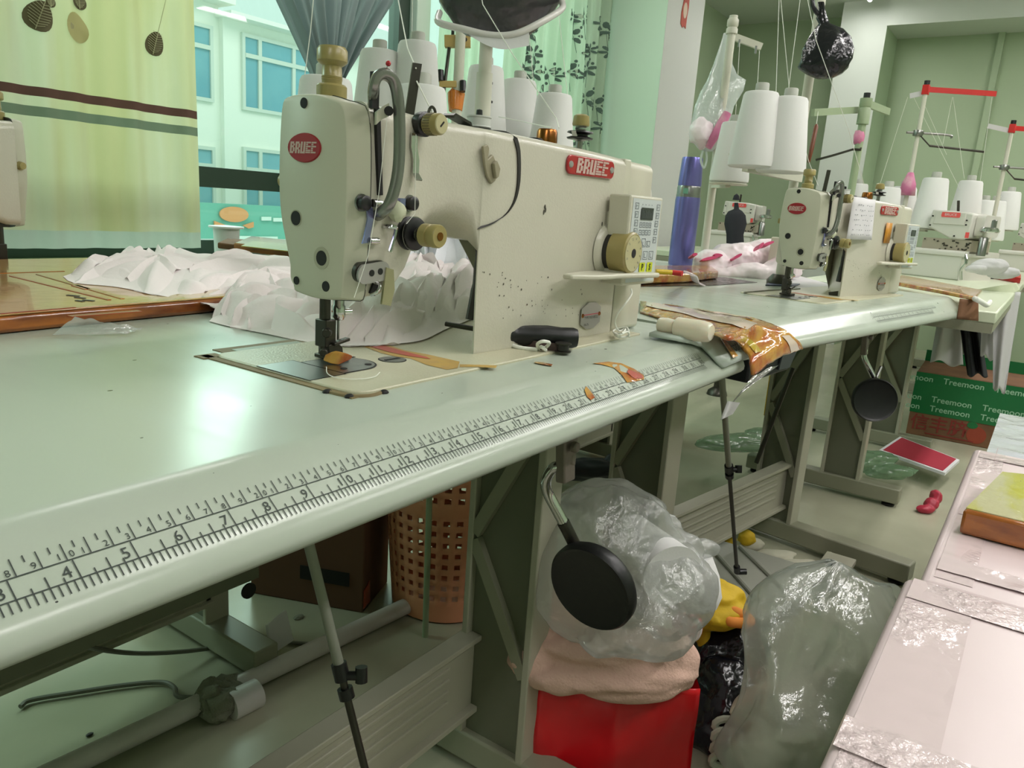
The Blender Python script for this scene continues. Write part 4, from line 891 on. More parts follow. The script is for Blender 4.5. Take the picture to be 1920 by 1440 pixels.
heap('chiffon_fabric', 'thin white chiffon spread over the amber taped board', [P(118, 520, z=z), P(140, 532, z=z), P(220, 540, z=z), P(300, 556, z=z), P(380, 570, z=.012), P(440, 592, z=.002), P(520, 600, z=0)], [P(235, 482, z=z), P(300, 478, z=z), P(380, 482, z=z), P(470, 490, z=.01), P(560, 500, z=0), P(640, 505, z=0), P(680, 520, z=0)], [.008, .014, .018, .022, .02], .013, 2.0, M['chiffon'], freq=13, folds=55, nv=50)
heap('chiffon_fabric', 'gathered pale pink chiffon heaped behind the needle and presser foot', [P(392, 604, z=0), P(430, 614, z=0), P(500, 628, z=0), P(575, 643, z=0), P(650, 650, z=.003), P(720, 648, z=.003), P(790, 640, z=.003), P(838, 618, z=.003), P(884, 600, z=.003)], [P(440, 560, z=0), P(520, 550, z=0), P(600, 552, z=0), P(660, 552, z=0), P(720, 545, z=0), P(780, 535, z=0), P(850, 530, z=0), P(900, 530, z=0), P(960, 540, z=0)], [.014, .03, .03, .04, .05, .06, .065, .065], .021, 5.0, M['chiffon'], nu=120, nv=60, freq=20, folds=130)
heap('tulle_fabric', 'white tulle piled against the arm column of the nearest machine', [P(690, 585, z=0), P(760, 580, z=0), P(830, 590, z=0), P(886, 596, z=0), P(930, 590, z=0)], [P(700, 520, z=0), P(770, 508, z=0), P(840, 500, z=0), P(900, 498, z=0), P(960, 505, z=0)], [.05, .085, .115, .13, .11], .030, 8.0, M['tulle'], nu=90, nv=50, freq=18, folds=60)
q0 = P(100, 628, z=.001); b = MB()
def scr(s, v):
    p = P(98+140*s+30*v, 630-36*v*(1-s*.75)-2*s, z=.001+.019*v*(1-s)); r = ridge(p*60); p.z += .004*abs(noise.noise(p*70))*(1 if v > .05 else .2)+.0008; p.y -= .012*v*(1-s); return p
b.grid(scr, 50, 18); tag(b.build('plastic_scrap', M['clear'], ang=180), 'crumpled scrap of clear plastic at the edge of the taped board', 'plastic')
# boards further back, towards the window
t = thing('taped_strip', 'dark amber taped board lying near the window behind the head', 'cardboard', P(480, 470, z=0))
b = MB(); slab(b, [P(438, 470, z=0), P(560, 486, z=0), P(600, 470, z=0), P(470, 455, z=0)], .0005, .018); b.build('taped_edge', M['amber_side'], t, bevel=.004)
b = MB(); slab(b, [P(452, 462, z=.018), P(560, 474, z=.018), P(590, 464, z=.018), P(475, 453, z=.018)], .018, .0195); b.build('taped_face', M['yellow_strip'], t)
b = MB(); slab(b, [P(408, 466, z=0), P(440, 470, z=0), P(465, 460, z=0), P(425, 457, z=0)], .0005, .014); tag(b.build('taped_offcut', M['card'], bevel=.003), 'small brown cardboard offcut beside the dark amber board', 'cardboard')
b = MB(); slab(b, [P(715, 500, z=0), P(800, 498, z=0), P(815, 480, z=0), P(730, 482, z=0)], .0005, .012); tag(b.build('yellow_packet', M['amber_tape'], bevel=.004), 'yellow taped packet under the tension knob, behind the pink fabric', 'packet')
heap('peach_cloth', 'folded peach cloth behind the yellow packet', [P(690, 484, z=0), P(740, 486, z=0), P(800, 484, z=0), P(835, 482, z=0)], [P(700, 462, z=0), P(750, 458, z=0), P(800, 460, z=0), P(835, 464, z=0)], [.02, .035, .02], .012, 3, cloth('peach_cotton', S(206, 178, 162), .2), nu=40, nv=24, freq=14, folds=8)
# scraps of amber tape on the table top
def patch(pts, label, m='amber_tape'):
    b = MB(); n = len(pts); tp = [TT(u, v, .0011) for u, v in pts]; bt = [TT(u, v, .0003) for u, v in pts]
    c = sum(tp, Vector())/n; b.add(tp+bt, [tuple(range(n)), tuple(range(2*n-1, n-1, -1))]+[(i, (i+1) % n, n+(i+1) % n, n+i) for i in range(n)])
    return tag(b.build('tape_scrap', M[m]), label, 'tape', 'scraps of amber tape on the table')
patch([(1003, 678), (1018, 679), (1036, 683), (1034, 686), (1016, 683), (1002, 680)], 'thin sliver of amber tape in front of the snips')
tp = patch([(1112, 681), (1140, 678), (1165, 681), (1190, 692), (1207, 703), (1208, 711), (1192, 715), (1176, 717), (1166, 703), (1152, 690), (1132, 684)], 'long curl of amber tape with red print across the ruler')
b = MB(); b.add([TT(u, v, .0016) for u, v in ((1178, 692), (1205, 704), (1206, 709), (1190, 710), (1176, 698))], [(0,1,2,3,4)]); b.build('red_print', M['red_strip'], tp)
patch([(1099, 724), (1105, 730), (1116, 745), (1108, 750), (1101, 744), (1096, 731)], 'short tab of amber tape covering ruler number 22')
# lump of amber tape under the presser foot
q = P(641, 676, z=.007); b = MB(); b.prism([(x*.58, z*.7) for x, z in [(-.018,-.004),(-.006,-.006),(.014,.001),(.019,.006),(.006,.009),(-.002,.0075),(-.012,.004)]], q, RX, V(0,.3,.95), V(-.002,.008,.0015)); tag(b.build('tape_wad', M['amber_tape'], bevel=.001), 'folded wad of amber tape under the presser foot', 'tape')
b = MB(); b.tube(smooth([P(612, 688, z=.004), P(614, 700, z=.004), P(630, 708, z=.004), P(665, 711, z=.004), P(700, 707, z=.004), P(712, 698, z=.004)], 6), .0004, 5); tag(b.build('loose_thread', M['thread']), 'loose white thread curled on the needle plate', 'thread')
# screwdriver
t = thing('screwdriver', 'black handled screwdriver lying against the machine column', 'screwdriver', P(1000, 650, z=.002))
A, B = P(946, 627, z=.0145), P(1081, 634, z=.0138); ax = (B-A).normalized(); L = (B-A).length
b = MB(); b.lathe([(.006, 0), (.0125, .001), (.0132, .005), (.0105, .009), (.0095, .013), (.0112, .03), (.0118, .045), (.0105, .06), (.0108, L-.004), (.0095, L), (0, L)], A, ax, 24); b.build('handle', M['rubber'], t)
b = MB(); b.cyl(A+ax*.002, P(836, 607, z=.017), .0028, 12); b.build('shaft', M['dark_steel'], t)
# thread snips with a white string round them, and a bobbin
t = thing('thread_snips', 'brown thread snips tied with white string below the screwdriver', 'snips', P(990, 650, z=.002))
b = MB(); b.strip([P(970, 641, z=.006), P(1010, 648, z=.007), P(1046, 652, z=.006)], .0085, .0012, (0, .2, 1)); b.strip([P(960, 636, z=.005), P(1000, 640, z=.007), P(1046, 648, z=.006)], .0085, .0012, (0, .2, 1)); b.build('spring_handle', M['snip_brown'], t)
b = MB()
for a, c in (((972, 641), (910, 638)), ((965, 637), (924, 635))): b.prism([(0, -.003), (0, .004), (-.035, .001)], P(*a, z=.0055), (P(*a, z=.0055)-P(*c, z=.005)).normalized(), V(0, .3, .95), V(.0005, .001, 0))
b.build('blade', M['dark_steel'], t)
b = MB(); b.tube(smooth([P(950, 643, z=.006), P(975, 652, z=.004), P(1008, 656, z=.004)], 5), .0022, 8); b.tube(smooth([P(1010, 655, z=.004), P(1008, 645, z=.011), P(1018, 640, z=.015), P(1030, 643, z=.012), P(1022, 652, z=.006), P(1014, 650, z=.008), P(1024, 657, z=.004)], 5), .0018, 8); b.build('string_tie', M['thread'], t)
q = P(1055, 660, z=.0025); t = thing('bobbin', 'small dark metal bobbin standing beside the snips', 'bobbin', q)
MB().lathe([(.0085, 0), (.0085, .0012), (.005, .0016), (.005, .008), (.0085, .0084), (.0085, .0096), (0, .0096)], q, n=22).build('spool', M['dark_steel'], t)
b = MB(); b.lathe([(.0062, .0018), (.0062, .0078)], q, n=20); b.build('dark_thread', M['gasket'], t)
# white string looped on the reverse lever
b = MB(); b.tube(smooth([P(1183, 541, y=-.012), P(1184, 552, y=-.014), P(1172, 570, y=-.013), P(1158, 588, y=-.005), P(1153, 605, y=.002), P(1160, 620, y=.004), P(1172, 617, y=.003), P(1166, 625, z=.012), P(1152, 625, z=.006), P(1160, 632, z=.005), P(1178, 630, z=.005), P(1176, 622, z=.012), P(1160, 628, z=.010), P(1150, 620, z=.008), P(1175, 614, z=.013), P(1180, 632, z=.004)], 5), .0011, 8)
tag(b.build('white_string', M['thread']), 'white string looped from the reverse lever down to the table', 'string')
# red headed pin in the take-up guard
q = P(728, 119, y=.018); t = thing('dressmaker_pin', 'pin with a red ball head stuck in the take-up guard', 'pin', P(721, 142, y=.018))
MB().sph(q, .0021, 12).build('pin_head', M['red'], t); MB().cyl(q, P(721, 142, y=.018), .0004, 6).build('pin_shank', M['steel'], t)
# grey cover plate over the joint of the tables
t = thing('cover_plate', 'grey bent metal plate with maker lettering over the table joint', 'plate', TT(1318, 650))
pl = [(1217, 627), (1268, 636), (1300, 643), (1318, 650), (1332, 664), (1345, 678), (1356, 690), (1420, 663), (1408, 652), (1395, 641), (1378, 625), (1340, 612), (1290, 604)]
L_, R_ = [pl[i] for i in (0, 1, 2, 3, 4, 5, 6)], [pl[i] for i in (12, 11, 10, 9, 8, 7)]; R_ = [(1290, 604), (1335, 612), (1366, 620), (1381, 629), (1395, 641), (1408, 652), (1420, 663)]
b = MB(); b.grid(lambda s, v: TT(*[(a+(c-a)*v) for a, c in zip(L_[round(s*6)], R_[round(s*6)])], .0065), 6, 4)
M['plate_grey'] = mat('grey_painted_plate', S(184, 196, 186), .35)
pl_o = b.build('plate', M['plate_grey'], t, ang=25); q = pl_o.modifiers.new('s', 'SOLIDIFY'); q.thickness = .0045; q.offset = 0
b = MB(); A, B = TT(1350, 668, .0070), TT(1400, 652, .0070); U = (B-A).normalized(); U = V(U.x, U.y, 0).normalized(); up = -SLOPE; q = TT(1377, 650, .0100)
Wt = (TT(1332, 664, .0065)-TT(1356, 690, .0065)).normalized(); U = (TT(1420, 663, .0065)-TT(1356, 690, .0065)).normalized(); Nt = U.cross(Wt).normalized(); Nt = Nt if Nt.z > 0 else -Nt
q = TT(1375, 652, .0065)+Nt*.0042; b.text('brother', .021, q, U, Nt.cross(U), 0, 0, .80, bold=.012); b.build('plate_lettering', M['navy_ink'], t)
b = MB(); b.add([TT(u, v, .0125) for u, v in ((1349, 632), (1355, 630), (1384, 667), (1375, 671))], [(0,1,2,3)]); b.build('tape_strip', M['amber_tape'], t)
# amber taped card bent over the table edge
t = thing('taped_card', 'glossy amber taped card bent over the joint of the tables', 'cardboard', P(1300, 600, z=.004))
Lc = smooth([P(1200, 584, z=.003), P(1260, 600, z=.006), P(1320, 620, z=.012), P(1368, 634, z=.016), P(1392, 652, y=-.098), P(1408, 676, y=-.118), P(1413, 704, y=-.124)], 6)
Rc = smooth([P(1200, 566, z=.003), P(1270, 574, z=.006), P(1350, 586, z=.010), P(1420, 598, z=.013), P(1470, 618, y=-.125), P(1498, 640, y=-.140), P(1506, 656, y=-.142)], 6)
def cardfn(s, v):
    a = Lc[min(int(s*(len(Lc)-1)+.5), len(Lc)-1)]; c = Rc[min(int(s*(len(Rc)-1)+.5), len(Rc)-1)]; p = a.lerp(c, v); p = p+V(0, 0, .006*math.sin(math.pi*v)+.0018*noise.noise(p*60)); return p
b = MB(); b.grid(cardfn, len(Lc)-1, 20); o = b.build('card', M['amber_tape'], t, ang=60); q = o.modifiers.new('s', 'SOLIDIFY'); q.thickness = .0035; q.offset = -1
b = MB()
for k, (s0, s1, v0, v1, m) in enumerate(((.02, .55, .30, .62, 'pale_tape'), (.1, .5, .72, .86, 'yellow_strip'), (.55, .8, .1, .2, 'yellow_strip'), (.75, 1, .72, .9, 'pale_tape'))):
    b.mat(M[m]); b.grid(lambda s, v: cardfn(s0+(s1-s0)*s, v0+(v1-v0)*v)+V(0, -.0006, .0012), 10, 3)
b.build('tape_layers', None, t)
b = MB(); b.grid(lambda s, v: P(1412+54*v-50*s-24*s*v, 704-24*v+64*s-12*s*v+2*math.sin(9*v), y=-.126-.006*math.sin(7*v+4*s)), 14, 8); b.build('clear_film', M['clear'], t, ang=180)
b = MB(); b.grid(lambda s, v: P(1364+24*v-14*s, 752+3*v+36*s*(1-.4*v), y=-.127-.004*math.sin(5*v)), 8, 6); b.build('paper_tail', M['white_cloth'], t, ang=180)
# oil bottle lying on the plate
A, B = P(1234, 608, z=.016), P(1334, 624, z=.0165); ax = (B-A).normalized(); L = (B-A).length
t = thing('oil_bottle', 'small milky plastic bottle lying on the grey plate', 'bottle', P(1290, 630, z=.006))
MB().lathe([(.004, 0), (.0085, .002), (.0095, .012), (.0082, .022), (.0125, .026), (.0128, L-.012), (.0115, L-.003), (.009, L), (0, L)], A, ax, 24).build('bottle_body', M['milky'], t)
M['milky'].node_tree.nodes['Principled BSDF'].inputs['Subsurface Weight'].default_value = .2
# pens and papers round the second machine
t = thing('marker_pen', 'yellow marker pen with a red cap in front of the thermos', 'pen', P(1250, 515, z=.02))
A, B = P(1230, 509, z=.030), P(1262, 511, z=.030); C2 = P(1279, 513, z=.030)
MB().cyl(A, B, .0052, 12).build('pen_barrel', M['yellow_p'], t); MB().cyl(B, C2, .0058, 12).build('pen_cap', M['red_p'], t)
b = MB(); slab(b, [P(1195, 535, z=0), P(1290, 531, z=0), P(1345, 524, z=0), P(1330, 512, z=0), P(1215, 514, z=0)], .001, .022); tag(b.build('taped_board', M['amber_tape'], bevel=.004), 'amber taped board under the marker pen beside the thermos', 'cardboard')
b = MB(); slab(b, [P(1195, 538, z=0), P(1330, 536, z=0), P(1420, 530, z=0), P(1360, 520, z=0), P(1215, 520, z=0)], .0004, .0009); tag(b.build('gap_shade_sheet', M['black_bag']), 'flat dark sheet painting the shaded gap under the taped board and pink bag', 'cloth')  # thin dark sheet drawn in for the shade of the gap
b = MB(); slab(b, [P(1435, 536, z=0), P(1492, 538, z=0), P(1500, 534, z=0), P(1440, 532, z=0)], .0004, .003); tag(b.build('dark_ruler', M['navy_ink']), 'dark blue flat ruler lying behind the second needle', 'ruler')
b = MB(); slab(b, [P(1462, 528, z=0), P(1530, 553, z=0), P(1560, 535, z=0), P(1500, 518, z=0)], .0004, .001); tag(b.build('paper_sheet', M['paper']), 'white paper sheet under the head of the second machine', 'paper')
q = P(1444, 520, z=0); b = MB(); b.prism([(-.012,-.012),(.012,-.012),(.012,.012),(-.012,.012)], q, (1,0,0), (0,1,0), (0.01,0,.11)); tag(b.build('cream_post', M['enamel_smooth'], bevel=.003), 'short cream post standing in front of the pink bag', 'post')
for u, v, lab in ((1580, 549, 'dark snips with white thread lying beside the second machine'),):
    t = thing('thread_snips', lab, 'snips', P(u, v, z=0)); b = MB(); b.strip([P(u-26, v+3, z=.004), P(u, v, z=.010), P(u+12, v-2, z=.008)], .010, .002, (0,.3,1)); b.build('blade', M['dark_steel'], t); b = MB(); b.tube(smooth([P(u, v-4, z=.012), P(u-3, v-14, z=.016), P(u+4, v-6, z=.014), P(u+12, v-4, z=.008)], 4), .0025, 6); b.build('string_tie', M['thread'], t)
b = MB(); b.strip([P(1395, 549, z=.003), P(1440, 545, z=.003), P(1500, 542, z=.003)], .004, .002, (0,0,1)); tag(b.build('wire_hook', M['steel']), 'thin wire hook lying on the second table', 'wire')
# thermos flask
q = V(P(1275, 500, y=.54).x, .54, 0); t = thing('thermos_flask', 'violet blue metal thermos flask behind the second table', 'thermos', q)
s = 1.0; r = .0375
MB().lathe([(r*.96, 0), (r, .006), (r, .195), (r*.97, .205)], q, n=36).build('flask_body', M['violet'], t)
MB().lathe([(r*.97, .205), (r*.97, .212), (r*.95, .2125), (r*.95, .232), (r*.90, .238)], q, n=36).build('steel_collar', M['steel'], t)
MB().lathe([(r*.92, .238), (r*.93, .242), (r*.83, .315), (r*.78, .321), (0, .322)], q, n=36).build('cup_lid', M['violet'], t)
MB().box(q+V(-.0385, -.012, .214), q+V(-.0345, .002, .230)).build('green_label', mat('green_label', S(110, 160, 140), .5), t)
# pink carrier bag full of goods
M['pink_bag'] = mat('pink_white_carrier_bag', S(236, 224, 228), .3, bump=(12, .8, .02), var=(7, S(230, 204, 212), .5, .7)); M['pink_print'] = mat('pink_print', S(206, 60, 110), .4)
q = P(1392, 515, z=.03); t = thing('carrier_bag', 'filled pink and white carrier bag lying behind the second machine', 'bag', V(q.x, q.y, 0))
def lump(seed, k): return lambda d: 1+k*noise.noise(d*1.7+V(seed, 0, 0))+k*.55*(1-abs(noise.noise(d*4+V(0, seed, 0))*2))
c = V(q.x+.08, q.y+.04, .05); b = MB()
for u, v, d, r, sq in ((1335, 497, 2.10, .045, (1.1, 1, .8)), (1378, 490, 2.16, .062, (1.2, 1, .8)), (1432, 482, 2.2, .066, (1.2, 1, .75)), (1475, 488, 2.24, .05, (1.2, 1, .9)), (1408, 512, 2.06, .042, (1.6, 1, .62)), (1345, 514, 2.06, .030, (1.5, 1, .6)), (1460, 508, 2.08, .045, (1.3, 1, .7))):
    b.X = Matrix.Translation(P(u, v, d=d)) @ Matrix((RX, RF, RUP)).transposed().to_4x4(); b.sph((0,0,0), r, 24, sq, lump(u*.01, .14))
b.X = Matrix(); o = b.build('bag_body', M['pink_bag'], t, ang=180)
m_ = o.modifiers.new('remesh', 'REMESH'); m_.mode = 'VOXEL'; m_.voxel_size = .004; m_.use_smooth_shade = True
m_ = o.modifiers.new('smooth', 'SMOOTH'); m_.factor = .5; m_.iterations = 8
tx = bpy.data.textures.new('bag_folds', 'CLOUDS'); tx.noise_scale = .06; m_ = o.modifiers.new('folds', 'DISPLACE'); m_.texture = tx; m_.texture_coords = 'LOCAL'; m_.strength = .022
b = MB()
for u, v, w_, a in ((1332, 484, 20, .2), (1347, 478, 10, -.1), (1384, 480, 10, .5), (1442, 456, 12, .3), (1428, 460, 8, .9), (1303, 477, 6, .2)):
    p = P(u, v, d=2.045); b.prism(oval(w_*.0012, .004), p, RX*math.cos(a)+RUP*math.sin(a), RUP*math.cos(a)-RX*math.sin(a), RF*.05)
b.build('bag_print', M['pink_print'], t)
b = MB(); b.strip(smooth([P(1290, 512, z=.05), P(1300, 516, z=.03), P(1305, 528, z=.012), P(1316, 533, z=.004)], 4), .018, .003, (0,1,.3)); b.build('bag_handle', M['pink_bag'], t)

# ================================================================ thread cones, thread stands and what hangs on them
cone_proto = None
def cone(u, vt, wt, label, group, wid=.066):
    """cone of white thread; u, vt, wt: where its top edge shows and how wide (gives its distance)"""
    global cone_proto
    zc = FPX*wid/wt; top = P(u, vt, d=zc); loc = top-V(0, 0, .147*wid/.066)
    if cone_proto is None:
        t = thing('thread_cone', label, 'thread cone', loc, 0, group)
        MB().lathe([(.046, 0), (.050, .003), (.0505, .012), (.036, .143), (.033, .149), (.030, .150), (.014, .150)], (0,0,0), n=36).build('thread_winding', M['wind'], t, local=True)
        MB().lathe([(.014, .147), (.0135, .166), (.012, .168), (.008, .168), (.008, .15)], (0,0,0), n=22).build('cone_core', M['core'], t, local=True)
        cone_proto = t
    else: t = dup(cone_proto, loc, 0, label, 'thread cone', group, wid/.066)
    return t, loc
def rest(b, loc, pole):                     # tray under a cone and the arm to its pole
    b.lathe([(.048, 0), (.050, .003), (.047, .005)], loc-V(0, 0, .006), n=26); b.cyl(loc-V(0, 0, .006), loc+V(0, 0, .02), .006, 8)
    b.bar(loc-V(0, 0, .009), V(pole.x, pole.y, loc.z-.009), .014, .007)
BK = 'cones behind the nearest machine'
pA = V(P(905, 205, y=.425).x, .425, 0)
tA = thing('thread_stand', 'thread stand with thick grey pole behind the nearest machine', 'thread stand', pA)
MB().cyl(pA+V(0,0,.0), pA+V(0,0,P(905, 136, y=.425).z), .0135, 20).build('sleeve', M['pole'], tA); MB().cyl(pA+V(0,0,.1), pA+V(0,0,.72), .0108, 18).build('pole', M['pole'], tA)
MB().lathe([(.03, 0), (.03, .01), (.018, .025)], pA).build('pole_base', M['dark_steel'], tA)
b = MB()
for v in (156, 191): q = P(921, v, y=.42); b.box(q-V(.003,.001,.0018), q+V(.003,.001,.0018))
b.build('scale_mark', M['black'], tA)
b = MB(); b.bar(pA+V(-.25,0,.70), pA+V(.25,0,.70), .016, .012); b.build('top_arm', M['pole'], tA)
c1 = cone(712, 98, 66, 'white thread cone behind the take-up guard with the red pin', BK)[1]
c2 = cone(783, 83, 66, 'white thread cone standing tallest, behind the dark thread post', BK)[1]
c2b = cone(791, 166, 84, 'white thread cone low in front of the tallest cone, behind the dark post', BK)[1]
c3 = cone(912, 128, 60, 'white thread cone half hidden by the thick grey pole', BK)[1]
c4 = cone(975, 153, 57, 'white thread cone standing next after the thick grey pole', BK)[1]
c5 = cone(1040, 180, 61, 'white thread cone behind the brass cup and winder tension', BK)[1]
c0 = cone(611, 150, 88, 'white thread cone behind the khaki presser knob', BK)[1]
b = MB()
for c in (c3, c4, c5): rest(b, c, pA)
b.build('cone_rest', M['pole'], tA)
# stand with the tan clamps and the orange wrap, on the table facing the window
zB = 1.80; pB = P(857, 200, d=zB); pB.z = 0
tB = thing('thread_stand', 'thread stand with tan clamps and an orange plastic wrap on its pole', 'thread stand', pB)
zt = P(857, 10, d=zB).z; MB().cyl(pB, V(pB.x, pB.y, .70), .012, 18).build('pole', M['pole'], tB); MB().lathe([(.03, 0), (.03, .01), (.018, .025)], pB).build('pole_base', M['dark_steel'], tB)
q = P(858, 78, d=zB-.02); b = MB().mat(M['wood_tan']).bar(q-RX*.030, q+RX*.030, .02, .026); b.mat(M['black']).cyl(q-RX*.012+V(0,0,.01), q-RX*.012+V(0,0,.024), .004, 10).cyl(q+RX*.018-RF*.013, q+RX*.018-RF*.008, .005, 10); b.build('clamp', None, tB, bevel=.001)
q = P(832, 158, d=zB-.02); b = MB().mat(M['wood_tan']).bar(q-RX*.01, q+RX*.03, .012, .014); b.build('small_clamp', None, tB, bevel=.001)
MB().cyl(P(842, 90, d=zB-.02), P(829, 196, d=zB-.02), .0042, 8).build('thin_rod', M['dark_steel'], tB)
for u, v in ((826, 140), (868, 160)): MB().cyl(P(u, v-8, d=zB-.025), P(u, v+12, d=zB-.025), .0075, 12).build('black_stop', M['black'], tB)
b = MB(); q0, q1 = P(856, 165, d=zB), P(854, 208, d=zB); b.tube([q0, q0.lerp(q1, .25), q0.lerp(q1, .6), q1], [.010, .021, .019, .016], 14); b.build('orange_wrap', M['orange_wrap'], tB)
b = MB()
for c in (c1, c2, c0, c2b): rest(b, c, pB)
b.build('cone_rest', M['pole'], tB)
# parcel of dark fabric in a clear bag hanging from the stand above the arm
zh = 1.22; t = thing('fabric_parcel', 'dark grey fabric parcel in a clear bag hanging above the arm', 'parcel', P(940, 70, d=zh))
c = P(940, -36, d=zh); 
def parc(d):
    return 1+.07*noise.noise(d*2.2)+.03*(1-abs(noise.noise(V(d.x*7, d.y*7, d.z*2))*2))
b = MB(); b.X = Matrix.Translation(c) @ Matrix((RX, V(0,0,1).cross(RX).normalized(), V(0,0,1))).transposed().to_4x4(); b.sph((0,0,0), .09, 44, (1.10, .5, 1.0), parc); b.build('dark_fabric', M['charcoal'], t, ang=180)
b = MB(); lip = smooth([P(824, 24, d=zh-.01), P(823, 42, d=zh-.05), P(870, 55, d=zh-.06), P(920, 66, d=zh-.06), P(965, 64, d=zh-.06), P(1010, 44, d=zh-.05), P(1052, 18, d=zh-.02), P(1054, 3, d=zh)], 6)
b.tube(lip, .0052, 10); b.build('clear_hem', M['parcel_clear'], t)
b = MB(); b.grid(lambda s, v: P(868+124*s, 56+6*math.sin(s*3.1)+(34*math.sin(min(1, s*1.25)*1.7+.05))*v-4*s*v, d=zh-.055-.02*math.sin(s*3)*v), 22, 8); b.build('hanging_flap', M['white_cloth'], t, ang=180)
# stand with white carrier bag
zC = 2.15; pC = P(1324, 445, d=zC); pC = V(pC.x, pC.y, 0); tC = thing('thread_stand', 'cream thread stand carrying the clear bag, between pillar and second machine', 'thread stand', pC)
zt = P(1365, 52, d=zC).z; MB().cyl(pC, pC+V(0,0,zt), .011, 16).build('pole', M['pole'], tC); MB().lathe([(.03, 0), (.03, .01), (.018, .025)], pC).build('pole_base', M['dark_steel'], tC)
MB().lathe([(.015, 0), (.015, .012), (.012, .016), (.015, .020), (.015, .034), (.010, .04)], pC+V(0,0,zt-.045)).build('pole_cap', M['pole'], tC)
A, B = P(1368, 66, d=zC), P(1428, 88, d=zC); b = MB(); b.bar(A, B, .012, .018); b.build('top_arm', M['pole'], tC)
for u in (1387, 1418): q = P(u, 74 if u < 1400 else 86, d=zC-.02); MB().cyl(q, q+V(0,0,-.02), .003, 6).build('thread_hook', M['steel'], tC)
g2 = 'cones of the second machine'
e1 = cone(1380, 232, 48, 'white thread cone behind the clear hanging bag, on the cream stand', g2)[1]
b = MB(); rest(b, e1, pC); b.build('cone_rest', M['pole'], tC)
def bagrow(v, l, r, zc, dep=.55, n=22, seed=0, k=.12):
    a, c = P(l, v, d=zc), P(r, v, d=zc); m = (a+c)/2; h = (c-a)/2; dv = V(RF.x, RF.y, 0).normalized()*h.length*dep
    return [m+h*math.cos(t)*(1+k*noise.noise(V(math.cos(t)*2, math.sin(t)*2, v*.03+seed)))+dv*math.sin(t)*(1+k*2*noise.noise(V(math.cos(t)*3, math.sin(t)*3, v*.02+seed+5))) for t in [2*math.pi*j/n for j in range(n)]]
t = thing('plastic_bag', 'clear plastic bag with pink things inside hanging on the cream stand', 'bag', P(1345, 280, d=zC-.06))
rows = [(62, 1357, 1371), (85, 1349, 1374), (120, 1338, 1374), (140, 1330, 1382), (150, 1326, 1398), (170, 1317, 1394), (200, 1303, 1376), (230, 1296, 1369), (255, 1294, 1366), (272, 1306, 1350), (284, 1322, 1336)]
b = MB(); b.loft([bagrow(v, l, r, zC-.06, .6, 26, 1, .16) for v, l, r in rows]); b.build('bag_film', M['bag_film'], t, ang=180)
A, B = P(1364, 212, d=zC-.12), P(1328, 277, d=zC-.11); MB().tube([A, A.lerp(B, .3), A.lerp(B, .7), B], [.011, .013, .012, .009], 12).build('pink_tube', M['pink_cloth'], t)
b = MB(); q = P(1316, 250, d=zC-.09); b.sph(q, .038, 20, (1, .8, .9), lump(4, .28)); b.build('pink_contents', M['pink_bag'], t, ang=180)
b = MB(); b.tube(smooth([P(1318, 282, d=zC-.06), P(1314, 300, d=zC-.05), P(1320, 315, d=zC-.04), P(1325, 300, d=zC-.05), P(1324, 284, d=zC-.06)], 4), .003, 6); b.build('bag_handle', M['bag_film'], t)
# stand of the second machine
zD = 1.84; pD = P(1488, 345, d=zD); pD = V(pD.x, pD.y, 0); tD = thing('thread_stand', 'cream thread stand of the second machine with two large cones', 'thread stand', pD)
MB().cyl(pD, pD+V(0,0,.78), .011, 16).build('pole', M['pole'], tD); MB().lathe([(.03, 0), (.03, .01), (.018, .025)], pD).build('pole_base', M['dark_steel'], tD)
e2 = cone(1428, 176, 60, 'front white thread cone on the second machine stand', g2)[1]
e3 = cone(1482, 186, 60, 'white thread cone close against the pole of the second machine stand', g2)[1]
b = MB(); A, B = P(1398, 310, d=zD-.14), P(1500, 331, d=zD-.02); b.bar(A, B, .016, .026); b.build('lower_arm', M['pole'], tD)
b = MB(); b.loft([[P(u, v+dv, d=zD-.2+dz) for u, v, dz in ((1366, 287, 0), (1400, 300, -.05), (1505, 304, -.02), (1505, 300, .08), (1400, 288, .06))] for dv in (0, 4)]); b.build('cone_tray', M['pole'], tD)
b = MB()
for u, v in ((1405, 309), (1496, 323), (1503, 275), (1502, 294)): q = P(u, v, d=zD-.17); b.cyl(q, q-RF*.01, .005, 10)
b.build('clamp_screw', M['black'], tD)
b = MB(); A = P(1497, 268, d=zD-.02); b.box(A-V(.012,.012,.045), A+V(.012,.012,.01)); b.build('clamp', M['pole'], tD, bevel=.002)
b = MB(); b.bar(pD+V(-.2,.02,.76), pD+V(.2,-.02,.76), .014, .014); b.build('top_arm', M['pole'], tD)
# black bag tied to the pole
zK = 1.70; t = thing('bin_bag', 'small knotted black plastic bag hanging from the pole of the second stand', 'bag', P(1548, 148, d=zK))
rows = [(4, 1533, 1545), (22, 1536, 1548), (34, 1530, 1552), (44, 1535, 1556), (56, 1526, 1582), (72, 1518, 1594), (92, 1510, 1600), (112, 1500, 1598), (126, 1495, 1590), (138, 1512, 1578), (147, 1530, 1560)]
b = MB(); b.loft([bagrow(v, l, r, zK, .7, 30, 7, .22) for v, l, r in rows]); b.build('bag_body', M['black_bag'], t, ang=180)
MB().tube(smooth([P(1523, -4, d=zK), P(1524, 10, d=zK), P(1532, 24, d=zK), P(1540, 28, d=zK)], 4), .005, 8).build('bag_handle', M['black_bag'], t)
